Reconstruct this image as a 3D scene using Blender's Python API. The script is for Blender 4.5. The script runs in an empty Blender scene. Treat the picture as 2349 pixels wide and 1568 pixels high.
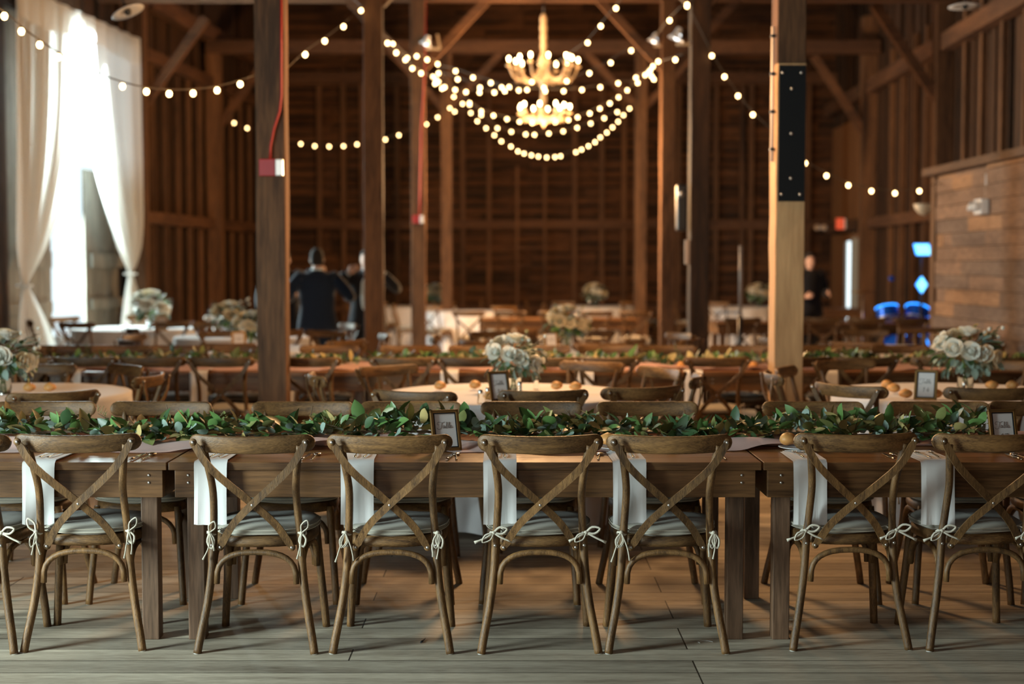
import bpy, bmesh, math, random
from mathutils import Vector, Matrix, Euler, noise
S = bpy.context.scene
R = random.Random(7)
PI = math.pi
# ---------------------------------------------------------------- camera
CAMZ, F = 1.528, 3263.0
TH = math.atan((784 - 609) / F)
cd = bpy.data.cameras.new('camera'); cam = bpy.data.objects.new('camera', cd); S.collection.objects.link(cam)
cam.location = (0, 0, CAMZ); cam.rotation_euler = (PI / 2 - TH, 0, 0)
cd.sensor_width = 36; cd.lens = F / 2349 * 36; cd.clip_start = .05; cd.clip_end = 200
cd.dof.use_dof = True; cd.dof.focus_distance = 5.75; cd.dof.aperture_fstop = 1.6
S.camera = cam
# ---------------------------------------------------------------- world, view
w = bpy.data.worlds.new('world'); S.world = w; w.use_nodes = True
bg = w.node_tree.nodes['Background']; bg.inputs[0].default_value = (.80, .95, 1, 1); bg.inputs[1].default_value = 1.3
vs = S.view_settings; vs.view_transform = 'Standard'; vs.look = 'None'; vs.gamma = 1; vs.use_curve_mapping = False
vs.exposure = 0.0
S.cycles.max_bounces = 6; S.cycles.diffuse_bounces = 3; S.cycles.use_light_tree = True
def light(name, typ, loc, energy, col, size=1, size_y=None, to=None, spread=None):
    d = bpy.data.lights.new(name, typ); d.energy = energy; d.color = col
    o = bpy.data.objects.new(name, d); S.collection.objects.link(o); o.location = loc
    if typ == 'AREA':
        d.size = size
        if size_y: d.shape = 'RECTANGLE'; d.size_y = size_y
        if spread: d.spread = spread
    else: d.shadow_soft_size = size
    if to is not None: o.rotation_euler = (Vector(to) - Vector(loc)).to_track_quat('-Z', 'Y').to_euler()
    return o
COOL = (.76, .95, .95); WARM = (1, .55, .24)
light('daylight_side_door', 'AREA', (-5.3, 3.3, 1.5), 290, COOL, 1.0, 2.4, to=(-1.2, 5.2, .3), spread=math.radians(125))
light('rear_fill', 'AREA', (-2.6, -3.9, 2.2), 62, (1, .86, .70), 3.2, 3.6, to=(-.5, 6, .9))  # added soft warm fill from behind the camera, not door daylight
light('daylight_curtain_door', 'AREA', (-6.24, 19.72, 2.5), 950, COOL, 1.05, 4.5, to=(2, 17, .6))
# ---------------------------------------------------------------- helpers
def P(px, py, Y=None, z=None):
    dx, du = (px - 1174.5) / F, (784 - py) / F
    d = Vector((dx, math.cos(TH) + du * math.sin(TH), -math.sin(TH) + du * math.cos(TH)))
    t = Y / d.y if Y is not None else (z - CAMZ) / d.z
    return Vector((0, 0, CAMZ)) + d * t
class MB:
    def __init__(s): s.v = []; s.f = []; s.m = []; s.sm = []
    def add(s, vs, fs, mi=0, smooth=False, M=None):
        b = len(s.v)
        s.v += [tuple(M @ Vector(v)) for v in vs] if M is not None else [tuple(v) for v in vs]
        s.f += [[b + i for i in f] for f in fs]; s.m += [mi] * len(fs); s.sm += [smooth] * len(fs); return s
    def box(s, c, d, rot=None, mi=0, M=None):
        x, y, z = [k / 2 for k in d]
        vs = [Vector(p) for p in ((-x,-y,-z),(x,-y,-z),(x,y,-z),(-x,y,-z),(-x,-y,z),(x,-y,z),(x,y,z),(-x,y,z))]
        if rot is not None:
            r = rot if isinstance(rot, Matrix) else Euler(rot).to_matrix()
            vs = [r @ v for v in vs]
        vs = [v + Vector(c) for v in vs]
        return s.add(vs, [(0,3,2,1),(4,5,6,7),(0,1,5,4),(1,2,6,5),(2,3,7,6),(3,0,4,7)], mi, False, M)
    def bx(s, a, b, mi=0, M=None):
        return s.box([(a[i] + b[i]) / 2 for i in range(3)], [abs(b[i] - a[i]) for i in range(3)], None, mi, M)
    def bar(s, a, b, w, h, up=(0, 0, 1), mi=0):
        a, b = Vector(a), Vector(b); d = (b - a); L = d.length; d.normalize()
        x = d.cross(Vector(up));
        if x.length < 1e-4: x = Vector((1, 0, 0))
        x.normalize(); u = x.cross(d)
        return s.box((a + b) / 2, (w, L, h), Matrix((x, d, u)).transposed(), mi)
    def tube(s, pts, r, n=8, mi=0, closed=False, flat=1.0, caps=True, up=None):
        pts = [Vector(p) for p in pts]; N = len(pts)
        rs = r if isinstance(r, (list, tuple)) else [r] * N
        vs = []; prev = None
        for i, p in enumerate(pts):
            if closed: t = pts[(i + 1) % N] - pts[i - 1]
            else: t = pts[min(i + 1, N - 1)] - pts[max(i - 1, 0)]
            if t.length < 1e-9: t = Vector((0, 0, 1))
            t.normalize()
            if up is not None: x = Vector(up).cross(t)
            elif prev is None: x = Vector((0, 0, 1)).cross(t) if abs(t.z) < .9 else Vector((0, 1, 0)).cross(t)
            else: x = prev - t * prev.dot(t)
            x.normalize(); prev = x; y = t.cross(x)
            for k in range(n):
                a = 2 * PI * k / n; vs.append(p + x * math.cos(a) * rs[i] + y * math.sin(a) * rs[i] * flat)
        fs = []
        for i in range(N if closed else N - 1):
            j = (i + 1) % N
            for k in range(n): l = (k + 1) % n; fs.append((i*n+k, i*n+l, j*n+l, j*n+k))
        s.add(vs, fs, mi, True)
        if not closed and caps:
            b = len(s.v) - len(vs)
            s.f += [[b + k for k in range(n)][::-1], [b + (N-1)*n + k for k in range(n)]]; s.m += [mi]*2; s.sm += [False]*2
        return s
    def lathe(s, prof, n=20, c=(0, 0, 0), mi=0, M=None, smooth=True):
        vs = []; fs = []
        for r, z in prof:
            for k in range(n): a = 2*PI*k/n; vs.append((c[0]+r*math.cos(a), c[1]+r*math.sin(a), c[2]+z))
        for i in range(len(prof)-1):
            for k in range(n): l=(k+1)%n; fs.append((i*n+k, i*n+l, (i+1)*n+l, (i+1)*n+k))
        return s.add(vs, fs, mi, smooth, M)
    def sphere(s, c, r, n=8, mi=0, sc=(1,1,1), M=None):
        prof = [(max(1e-4, math.sin(PI*i/n)), -math.cos(PI*i/n)) for i in range(n+1)]
        T = Matrix.Translation(Vector(c)) @ Matrix.Diagonal((r*sc[0], r*sc[1], r*sc[2], 1))
        if M is not None: T = M @ T
        return s.lathe(prof, n+2, mi=mi, M=T)
    def grid(s, fn, nu, nv, mi=0, smooth=True, closed_u=False):
        vs = [fn(i/(nu-1 if not closed_u else nu), j/(nv-1)) for j in range(nv) for i in range(nu)]
        fs = []
        for j in range(nv-1):
            for i in range(nu if closed_u else nu-1):
                k = (i+1) % nu; fs.append((j*nu+i, j*nu+k, (j+1)*nu+k, (j+1)*nu+i))
        return s.add(vs, fs, mi, smooth)
    def build(s, name, mats, parent=None, bevel=0, solid=0, sub=0):
        me = bpy.data.meshes.new(name); me.from_pydata(s.v, [], s.f)
        if not isinstance(mats, (list, tuple)): mats = [mats]
        for m in mats: me.materials.append(m)
        me.polygons.foreach_set('material_index', s.m); me.polygons.foreach_set('use_smooth', s.sm); me.update()
        o = bpy.data.objects.new(name, me); S.collection.objects.link(o)
        if parent: o.parent = parent
        if solid: k = o.modifiers.new('t', 'SOLIDIFY'); k.thickness = solid; k.offset = 0
        if bevel: k = o.modifiers.new('b', 'BEVEL'); k.width = bevel; k.segments = 2; k.limit_method = 'ANGLE'
        if sub: k = o.modifiers.new('s', 'SUBSURF'); k.levels = sub; k.render_levels = sub
        return o
def tag(o, label=None, cat=None, group=None, kind=None):
    if label: o['label'] = label
    if cat: o['category'] = cat
    if group: o['group'] = group
    if kind: o['kind'] = kind
    return o
def thing(name, label, cat, loc=(0,0,0), rz=0, group=None):
    o = bpy.data.objects.new(name, None); S.collection.objects.link(o); o.empty_display_size = .1
    o.location = loc; o.rotation_euler = (0, 0, rz); return tag(o, label, cat, group)
def copy_tree(o, parent=None):
    c = o.copy(); S.collection.objects.link(c); c.parent = parent
    for ch in list(o.children): copy_tree(ch, c)
    return c
class Kind:                       # first use places the prototype, later uses copy it
    def __init__(s, root): s.root = root; s.used = False
    def put(s, loc, rz=0, label=None, group=None, cat=None, rot=None, scale=None):
        o = copy_tree(s.root) if s.used else s.root
        s.used = True
        o.location = loc; o.rotation_euler = rot if rot else (0, 0, rz)
        if scale: o.scale = (scale,)*3
        if label: o['label'] = label
        if group: o['group'] = group
        return o
ORD = ['first','second','third','fourth','fifth','sixth','seventh','eighth','ninth','tenth','eleventh','twelfth','thirteenth','fourteenth','fifteenth']
# ---------------------------------------------------------------- materials
def new_mat(name):
    m = bpy.data.materials.new(name); m.use_nodes = True
    return m, m.node_tree.nodes, m.node_tree.links, m.node_tree.nodes['Principled BSDF']
def plain(name, col, rough=.6, metal=0, emit=None, es=0, bump=0, bscale=60, var=0, vscale=8):
    m, n, l, b = new_mat(name)
    b.inputs['Base Color'].default_value = (*col, 1); b.inputs['Roughness'].default_value = rough; b.inputs['Metallic'].default_value = metal
    if emit: b.inputs['Emission Color'].default_value = (*emit, 1); b.inputs['Emission Strength'].default_value = es
    if bump or var:
        tc = n.new('ShaderNodeTexCoord'); nz = n.new('ShaderNodeTexNoise'); l.new(tc.outputs['Object'], nz.inputs['Vector'])
        nz.inputs['Scale'].default_value = bscale; nz.inputs['Detail'].default_value = 3
        if bump:
            bp = n.new('ShaderNodeBump'); bp.inputs['Strength'].default_value = bump; bp.inputs['Distance'].default_value = .01
            l.new(nz.outputs['Fac'], bp.inputs['Height']); l.new(bp.outputs[0], b.inputs['Normal'])
        if var:
            n2 = n.new('ShaderNodeTexNoise'); l.new(tc.outputs['Object'], n2.inputs['Vector']); n2.inputs['Scale'].default_value = vscale
            mx = n.new('ShaderNodeMix'); mx.data_type = 'RGBA'; l.new(n2.outputs['Fac'], mx.inputs[0])
            mx.inputs[6].default_value = (*[c*(1-var) for c in col], 1); mx.inputs[7].default_value = (*[min(1, c*(1+var)) for c in col], 1)
            l.new(mx.outputs[2], b.inputs['Base Color'])
    return m
def wood(name, dark, light_, stretch=(1, 1, 12), scale=9, rough=.55, knots=.0, bump=.15, rnd=.25, spec=.4, coat=0, wear=None):
    m, n, l, b = new_mat(name)
    tc = n.new('ShaderNodeTexCoord'); mp = n.new('ShaderNodeMapping')
    mx_ = max(stretch); mp.inputs['Scale'].default_value = tuple(mx_ / s if s < mx_ else 1 for s in stretch) if False else tuple(1.0 / s * mx_ / mx_ for s in stretch)
    oi = n.new('ShaderNodeObjectInfo'); ad = n.new('ShaderNodeVectorMath'); ad.operation = 'ADD'
    sc = n.new('ShaderNodeVectorMath'); sc.operation = 'SCALE'; sc.inputs['Scale'].default_value = 17
    l.new(oi.outputs['Random'], sc.inputs[0]); l.new(tc.outputs['Object'], ad.inputs[0]); l.new(sc.outputs[0], ad.inputs[1])
    l.new(ad.outputs[0], mp.inputs['Vector'])
    n1 = n.new('ShaderNodeTexNoise'); n1.inputs['Scale'].default_value = scale; n1.inputs['Detail'].default_value = 5; n1.inputs['Distortion'].default_value = .6
    n2 = n.new('ShaderNodeTexNoise'); n2.inputs['Scale'].default_value = scale * 9; n2.inputs['Detail'].default_value = 3
    l.new(mp.outputs[0], n1.inputs['Vector']); l.new(mp.outputs[0], n2.inputs['Vector'])
    av = n.new('ShaderNodeMix'); av.inputs[0].default_value = .42; l.new(n1.outputs['Fac'], av.inputs[2]); l.new(n2.outputs['Fac'], av.inputs[3])
    cr = n.new('ShaderNodeValToRGB'); cr.color_ramp.elements[0].position = .36; cr.color_ramp.elements[1].position = .64
    cr.color_ramp.elements[0].color = (*dark, 1); cr.color_ramp.elements[1].color = (*light_, 1)
    l.new(av.outputs[0], cr.inputs[0]); out = cr.outputs[0]
    if knots:
        vo = n.new('ShaderNodeTexVoronoi'); vo.inputs['Scale'].default_value = knots; l.new(mp.outputs[0], vo.inputs['Vector'])
        c2 = n.new('ShaderNodeValToRGB'); c2.color_ramp.elements[0].position = .05; c2.color_ramp.elements[1].position = .13
        c2.color_ramp.elements[0].color = (.25, .2, .15, 1); c2.color_ramp.elements[1].color = (1, 1, 1, 1); l.new(vo.outputs['Distance'], c2.inputs[0])
        mm = n.new('ShaderNodeMix'); mm.data_type = 'RGBA'; mm.blend_type = 'MULTIPLY'; mm.inputs[0].default_value = 1
        l.new(out, mm.inputs[6]); l.new(c2.outputs[0], mm.inputs[7]); out = mm.outputs[2]
    if rnd:
        hs = n.new('ShaderNodeHueSaturation'); mr = n.new('ShaderNodeMapRange'); mr.inputs[3].default_value = 1 - rnd; mr.inputs[4].default_value = 1 + rnd
        l.new(oi.outputs['Random'], mr.inputs[0]); l.new(mr.outputs[0], hs.inputs['Value']); l.new(out, hs.inputs['Color']); out = hs.outputs[0]
    l.new(out, b.inputs['Base Color']); b.inputs['Roughness'].default_value = rough; b.inputs['Specular IOR Level'].default_value = spec
    if coat: b.inputs['Coat Weight'].default_value = coat; b.inputs['Coat Roughness'].default_value = .18
    if bump:
        bp = n.new('ShaderNodeBump'); bp.inputs['Strength'].default_value = bump; bp.inputs['Distance'].default_value = .004
        l.new(n2.outputs['Fac'], bp.inputs['Height']); l.new(bp.outputs[0], b.inputs['Normal'])
    return m
def cloth(name, col, trans=.3, rough=.9, bump=.2, bscale=400, var=0):
    m, n, l, b = new_mat(name)
    b.inputs['Base Color'].default_value = (*col, 1); b.inputs['Roughness'].default_value = rough
    b.inputs['Specular IOR Level'].default_value = .2; b.inputs['Sheen Weight'].default_value = .15
    if bump:
        tc = n.new('ShaderNodeTexCoord'); nz = n.new('ShaderNodeTexNoise'); nz.inputs['Scale'].default_value = bscale; l.new(tc.outputs['Object'], nz.inputs['Vector'])
        bp = n.new('ShaderNodeBump'); bp.inputs['Strength'].default_value = bump; bp.inputs['Distance'].default_value = .001
        l.new(nz.outputs['Fac'], bp.inputs['Height']); l.new(bp.outputs[0], b.inputs['Normal'])
    if trans:
        t = n.new('ShaderNodeBsdfTranslucent'); t.inputs[0].default_value = (*col, 1); mx = n.new('ShaderNodeMixShader'); mx.inputs[0].default_value = trans
        l.new(b.outputs[0], mx.inputs[1]); l.new(t.outputs[0], mx.inputs[2]); l.new(mx.outputs[0], n['Material Output'].inputs[0])
    return m
CH_D, CH_L = (.052, .024, .008), (.22, .112, .038)
M = {}
M['chair_z'] = wood('chair_wood_upright', CH_D, CH_L, (.8, .8, 7), 36, .5, rnd=.28, bump=.35)
M['chair_x'] = wood('chair_wood_rail', CH_D, CH_L, (7, 1, 1), 36, .5, rnd=.28, bump=.35)
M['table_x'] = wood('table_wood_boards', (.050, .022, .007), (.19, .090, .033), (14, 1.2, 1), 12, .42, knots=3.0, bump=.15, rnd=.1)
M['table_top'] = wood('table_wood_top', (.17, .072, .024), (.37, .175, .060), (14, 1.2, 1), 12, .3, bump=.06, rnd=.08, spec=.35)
M['table_z'] = wood('table_wood_leg', (.066, .035, .019), (.19, .105, .060), (1.2, 1.2, 14), 14, .5, knots=2.2, bump=.15, rnd=.1)
M['timber'] = wood('old_timber', (.045, .020, .008), (.17, .080, .033), (1, 1, 10), 5, .75, knots=1.2, bump=.5, rnd=.12)
M['timber_shaded'] = wood('shaded_old_timber', (.018, .008, .004), (.075, .034, .014), (1, 1, 10), 5, .75, knots=1.2, bump=.5, rnd=.1)  # old timber copied darker: shade on one post's front put into its colour
M['timber_x'] = wood('old_timber_beam', (.045, .019, .008), (.135, .060, .025), (10, 1, 1), 5, .75, bump=.5, rnd=.12)
M['timber_new'] = wood('pale_new_timber', (.36, .20, .09), (.56, .34, .16), (1, 1, 10), 5, .7, knots=1.4, bump=.4, rnd=0)
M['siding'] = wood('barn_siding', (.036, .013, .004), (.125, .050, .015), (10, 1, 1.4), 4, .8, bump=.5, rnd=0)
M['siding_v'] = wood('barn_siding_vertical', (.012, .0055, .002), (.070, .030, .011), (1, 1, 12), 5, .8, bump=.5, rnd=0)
M['barn_door'] = wood('weathered_door', (.10, .095, .080), (.24, .22, .185), (1, 1, 10), 5, .85, bump=.5, rnd=0)
M['plank_wall'] = wood('rough_sawn_wall', (.15, .082, .050), (.33, .195, .125), (5, 5, 1.2), 4, .8, knots=.9, bump=.7, rnd=.12)
M['linen'] = cloth('white_linen', (.80, .78, .76), .15)
M['table_linen'] = cloth('white_table_linen', (.78, .76, .76), .1)
M['sheer'] = cloth('sheer_curtain', (.90, .90, .88), .6, bump=.05)
M['blush'] = cloth('blush_runner', (.66, .43, .38), .25, bump=.15)
M['cushion'] = cloth('cushion_linen', (.31, .285, .235), 0, bump=.5, bscale=300)
M['tie'] = cloth('cotton_tie', (.52, .47, .38), 0)
M['steel'] = plain('screw_steel', (.55, .53, .50), .3, 1)
M['silver'] = plain('flatware', (.80, .72, .60), .16, 1)
M['gold'] = plain('gold_frame', (.42, .24, .085), .3, .85)
M['black'] = plain('black_metal', (.012, .013, .015), .4)
M['paper'] = plain('paper', (.66, .62, .60), .8)
M['ink'] = plain('ink', (.13, .11, .10), .7)
M['glass'] = None
M['red'] = plain('alarm_red', (.42, .018, .02), .4)
M['lens'] = plain('strobe_lens', (.75, .75, .72), .15, .4)
M['white'] = plain('white_enamel', (.70, .71, .72), .35)
M['bread'] = plain('bread_crust', (.62, .30, .09), .5, bump=.1, var=.45, vscale=22)
M['plate'] = plain('white_china', (.80, .80, .80), .15)
M['leaf1'] = plain('leaf_green', (.10, .20, .055), .42, var=.4, vscale=14)
M['leaf2'] = plain('leaf_olive', (.17, .19, .06), .45, var=.4, vscale=14)
M['leaf3'] = plain('leaf_silver', (.22, .30, .25), .6, var=.3, vscale=14)
M['leaf4'] = plain('leaf_gold', (.42, .33, .13), .55, var=.3, vscale=14)
M['leaf5'] = plain('leaf_dark', (.035, .075, .028), .4, var=.4, vscale=14)
M['twig'] = plain('twig', (.12, .08, .045), .8)
M['petal'] = cloth('white_petal', (.80, .80, .72), .3, bump=0)
M['petal2'] = cloth('cream_petal', (.72, .62, .42), .3, bump=0)
M['bulb'] = plain('lit_bulb', (1, .8, .5), .5, emit=(1, .64, .28), es=13)
M['candle'] = plain('lit_candle_bulb', (1, .8, .5), .5, emit=(1, .64, .28), es=34)
M['cord'] = plain('light_cord', (.10, .075, .05), .7)
M['crystal'] = plain('cream_crystal', (.50, .37, .23), .3, emit=None)
M['suit'] = cloth('navy_suit', (.010, .018, .036), 0, bump=.2)
M['suit_b'] = cloth('black_suit', (.012, .013, .018), 0, bump=.2)
M['shirt'] = cloth('pale_blue_shirt', (.62, .76, .84), .1)
M['skin'] = plain('skin', (.55, .33, .24), .55)
M['hair'] = plain('hair', (.012, .009, .008), .9)
M['blue'] = plain('blue_stage_light', (.01, .1, .6), .4, emit=(.02, .30, 1), es=3)
M['bluew'] = plain('blue_lamp_face', (.3, .7, 1), .4, emit=(.22, .78, 1), es=2.2)
M['blued'] = plain('blue_drum_shell', (.01, .10, .55), .2, .4)
def glass_mat():
    m, n, l, b = new_mat('clear_glass'); b.inputs['Base Color'].default_value = (.9, .95, .95, 1)
    b.inputs['Roughness'].default_value = .03; b.inputs['Transmission Weight'].default_value = 1; b.inputs['IOR'].default_value = 1.2
    return m
M['glass'] = glass_mat()
def floor_mat():
    m, n, l, b = new_mat('plank_floor')
    tc = n.new('ShaderNodeTexCoord'); br = n.new('ShaderNodeTexBrick'); sh = n.new('ShaderNodeVectorMath'); sh.inputs[1].default_value = (61.3, 40.1, 0); l.new(tc.outputs['Object'], sh.inputs[0]); l.new(sh.outputs[0], br.inputs['Vector'])
    br.inputs['Scale'].default_value = 1; br.inputs['Brick Width'].default_value = 3.1; br.inputs['Row Height'].default_value = .165
    br.inputs['Mortar Size'].default_value = .0035; br.inputs['Mortar Smooth'].default_value = .3; br.offset = .43; br.offset_frequency = 3
    br.inputs['Color1'].default_value = (.34, .34, .34, 1); br.inputs['Color2'].default_value = (.64, .64, .64, 1); br.inputs['Mortar'].default_value = (.04, .03, .02, 1)
    mp = n.new('ShaderNodeMapping'); mp.inputs['Scale'].default_value = (.35, 4, 1); l.new(tc.outputs['Object'], mp.inputs['Vector'])
    n1 = n.new('ShaderNodeTexNoise'); n1.inputs['Scale'].default_value = 3.5; n1.inputs['Detail'].default_value = 8; n1.inputs['Roughness'].default_value = .65; n1.inputs['Distortion'].default_value = .5
    l.new(mp.outputs[0], n1.inputs['Vector'])
    m2 = n.new('ShaderNodeMapping'); m2.inputs['Scale'].default_value = (2.5, 30, 1); m2.inputs['Rotation'].default_value = (0, 0, .0); l.new(tc.outputs['Object'], m2.inputs['Vector'])
    n2 = n.new('ShaderNodeTexNoise'); n2.inputs['Scale'].default_value = 5; n2.inputs['Detail'].default_value = 5; l.new(m2.outputs[0], n2.inputs['Vector'])
    cr = n.new('ShaderNodeValToRGB'); cr.color_ramp.elements[0].position = .3; cr.color_ramp.elements[1].position = .7
    cr.color_ramp.elements[0].color = (.17, .13, .09, 1); cr.color_ramp.elements[1].color = (.58, .50, .38, 1)
    av = n.new('ShaderNodeMix'); av.inputs[0].default_value = .4; l.new(n1.outputs['Fac'], av.inputs[2]); l.new(n2.outputs['Fac'], av.inputs[3]); l.new(av.outputs[0], cr.inputs[0])
    mx = n.new('ShaderNodeMix'); mx.data_type = 'RGBA'; mx.blend_type = 'MULTIPLY'; mx.inputs[0].default_value = 1
    l.new(cr.outputs[0], mx.inputs[6]); l.new(br.outputs['Color'], mx.inputs[7])
    g = n.new('ShaderNodeMix'); g.data_type = 'RGBA'; g.blend_type = 'MULTIPLY'; g.inputs[0].default_value = 1; g.inputs[7].default_value = (1.9, 1.9, 1.9, 1)
    l.new(mx.outputs[2], g.inputs[6]); l.new(g.outputs[2], b.inputs['Base Color'])
    rr = n.new('ShaderNodeMapRange'); rr.inputs[3].default_value = .5; rr.inputs[4].default_value = .75; l.new(n1.outputs['Fac'], rr.inputs[0]); l.new(rr.outputs[0], b.inputs['Roughness'])
    bp = n.new('ShaderNodeBump'); bp.inputs['Strength'].default_value = .35; bp.inputs['Distance'].default_value = .004
    ba = n.new('ShaderNodeMath'); ba.operation = 'SUBTRACT'; l.new(n2.outputs['Fac'], ba.inputs[0]); l.new(br.outputs['Fac'], ba.inputs[1]); l.new(ba.outputs[0], bp.inputs['Height'])
    l.new(bp.outputs[0], b.inputs['Normal']); return m
M['floor'] = floor_mat()
# ================================================================ structure
tag(MB().bx((-11, -4.2, -.1), (9, 31, 0)).build('floor', M['floor']), kind='structure')
YB = 30.0
LX = lambda Y: -7.87 + .094 * Y
RX = lambda Y: 5.58 + .039 * Y
# back wall: horizontal siding boards with warped edges and open gaps
mb = MB(); z = 0.0; row = 0
M['siding_b'] = wood('barn_siding_dark', (.022, .009, .003), (.075, .030, .010), (10, 1, 1.4), 4, .85, bump=.5, rnd=0)
while z < 9.2:
    hgt = R.uniform(.15, .21); x = -6.2
    while x < 8:
        wd = R.uniform(1.1, 1.5); x1 = x + wd - .01; n = 6; wob = R.uniform(.008, .04); ph = R.uniform(0, 6); tl = R.uniform(0, .05)
        top = [(x + (x1-x)*i/n, YB + tl*.3, z + hgt - wob*math.sin(PI*i/n + .3*ph)) for i in range(n+1)]
        bot = [(x + (x1-x)*i/n, YB - tl, z + .006 + wob*.4*math.sin(PI*i/n)) for i in range(n+1)]
        vs = bot + top + [(p[0], p[1]+.02, p[2]) for p in bot] + [(p[0], p[1]+.02, p[2]) for p in top]; k = n+1
        fs = [(i, i+1, k+i+1, k+i) for i in range(n)] + [(2*k+i+1, 2*k+i, i, i+1)[::-1] for i in range(n)] + [(k+i, k+i+1, 3*k+i+1, 3*k+i) for i in range(n)]
        mb.add(vs, fs, R.choice((0, 0, 0, 1))); x += wd
    z += hgt + .008; row += 1
wb = tag(mb.build('wall_back', [M['siding'], M['siding_b']]), kind='structure')
MB().bx((-6.3, YB+.06, 0), (8.2, YB+.12, 9.3)).build('outer_boards', plain('dark_gap', (.006, .004, .003), .9), wb)
def px_x(px, Y): return P(px, 500, Y=Y).x
for px in (735, 790, 832, 912, 1062, 1122, 1318, 1380, 1430, 1555, 1640, 1700, 1720, 1790, 1850):
    x = px_x(px, YB); MB().bx((x-.05, YB-.14, 0), (x+.05, YB-.03, 5.6)).build('stud', M['timber'], wb)
MB().bx((-5.4, YB-.2, 2.30), (8, YB-.05, 2.48)).build('girt', M['timber_x'], wb)
MB().bx((-5.4, YB-.2, .55), (8, YB-.05, .70)).build('girt', M['timber_x'], wb)
MB().bx((-5.4, YB-.25, 5.3), (8, YB-.05, 5.55)).build('girt', M['timber_x'], wb)
# side walls: vertical boards
def side_wall(name, fx, y0, y1, z0, z1, sgn, mat, skip=None, gap=.014, par=None):
    mb = MB(); y = y0
    while y < y1:
        wd = R.uniform(.15, .24); ye = min(y + wd, y1); off = R.choice((0, 0, .03, .06)) if gap > .005 else R.uniform(0, .008)
        a0, a1 = z0, z1
        segs = [(a0, a1)]
        if skip:
            for (s0, s1, t0, t1) in skip:
                if (y+ye)/2 > s0 and (y+ye)/2 < s1:
                    segs = [q for g in segs for q in ((g[0], max(g[0], t0)), (min(g[1], t1), g[1])) if q[1] - q[0] > .01]
        for g in segs:
            xa, xb = fx(y), fx(ye-gap); o = sgn*off
            vs = [(xa+o, y, g[0]), (xb+o, ye-gap, g[0]), (xb+o+sgn*.03, ye-gap, g[0]), (xa+o+sgn*.03, y, g[0])]
            vs += [(v[0], v[1], g[1]) for v in vs]
            mb.add(vs, [(0,3,2,1),(4,5,6,7),(0,1,5,4),(1,2,6,5),(2,3,7,6),(3,0,4,7)])
        y = ye
    o = mb.build(name, mat, par)
    return o
DOOR = (18.85, 21.35, 0, 4.55)
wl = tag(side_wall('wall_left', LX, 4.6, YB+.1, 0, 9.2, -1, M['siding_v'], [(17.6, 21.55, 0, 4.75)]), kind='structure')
for fx_, sg in ((LX, -1), (lambda Y: RX(Y), 1)): pass
def along(fx, y0, y1, z0, z1, d, sgn, name, mat, par):
    d0, d1 = sgn*.02, sgn*(.02 + d)
    vs = [(fx(y0)+d0, y0, z0), (fx(y1)+d0, y1, z0), (fx(y1)+d1, y1, z0), (fx(y0)+d1, y0, z0)]; vs += [(v[0], v[1], z1) for v in vs]
    return MB().add(vs, [(0,3,2,1),(4,5,6,7),(0,1,5,4),(1,2,6,5),(2,3,7,6),(3,0,4,7)]).build(name, mat, par)
M['timber_y'] = wood('old_timber_side', (.045, .019, .008), (.14, .062, .026), (1, 10, 1), 5, .75, bump=.5, rnd=.1)
for (a_, b_, c_, d_) in ((4.6, 17.6, 0, 9.2), (21.55, YB+.1, 0, 9.2), (17.6, 21.55, 4.75, 9.2)): along(lambda Y: LX(Y) - .16, a_, b_, c_, d_, .03, 1, 'outer_boards', bpy.data.materials['dark_gap'], wl)
along(LX, 21.9, YB, 2.18, 2.37, .16, 1, 'girt', M['timber_y'], wl)
along(LX, 22.1, YB, 4.68, 4.88, .16, 1, 'girt', M['timber_y'], wl)
along(LX, 4.6, YB, 5.5, 5.75, .2, 1, 'girt', M['timber_y'], wl)
for y in (21.75, 25.6):
    x = LX(y); MB().bx((x+.02, y-.13, 0), (x+.27, y+.13, 5.5)).build('wall_post', M['timber'], wl)
y = 22.6
while y < 29.8:
    if abs(y-25.6) > .3: x = LX(y); MB().bx((x+.01, y-.035, .1), (x+.09, y+.035, 4.68)).build('batten', M['timber'], wl)
    y += .62
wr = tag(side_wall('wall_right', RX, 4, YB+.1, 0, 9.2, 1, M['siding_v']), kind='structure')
along(lambda Y: RX(Y) + .16, 4, YB+.1, 0, 9.2, .03, -1, 'outer_boards', bpy.data.materials['dark_gap'], wr)
along(RX, 14, YB, 2.20, 2.38, .16, -1, 'girt', M['timber_y'], wr)
along(RX, 8, YB, 4.62, 4.86, .2, -1, 'girt', M['timber_y'], wr)
for y in (25.9, 20.8, 16.4):
    x = RX(y); MB().bx((x-.27, y-.13, 0), (x-.02, y+.13, 6)).build('wall_post', M['timber'], wr)
for y in (22, 22.8, 23.6, 24.4, 19.9, 19.1, 18.2, 17.3, 15.6, 14.8):
    x = RX(y); MB().bx((x-.09, y-.04, .1), (x-.01, y+.04, 5.2)).build('batten', M['timber'], wr)
# smooth boarded panel in the far right corner with its exit door
M['panel'] = wood('orange_panel', (.16, .065, .022), (.27, .12, .042), (1, 1, 12), 5, .7, bump=.2, rnd=0)
along(RX, 26.2, 29.9, 2.42, 4.35, .03, -1, 'upper_panel', M['panel'], wr)
along(RX, 26.2, 29.9, .02, 2.16, .03, -1, 'lower_panel', M['panel'], wr)
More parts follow.
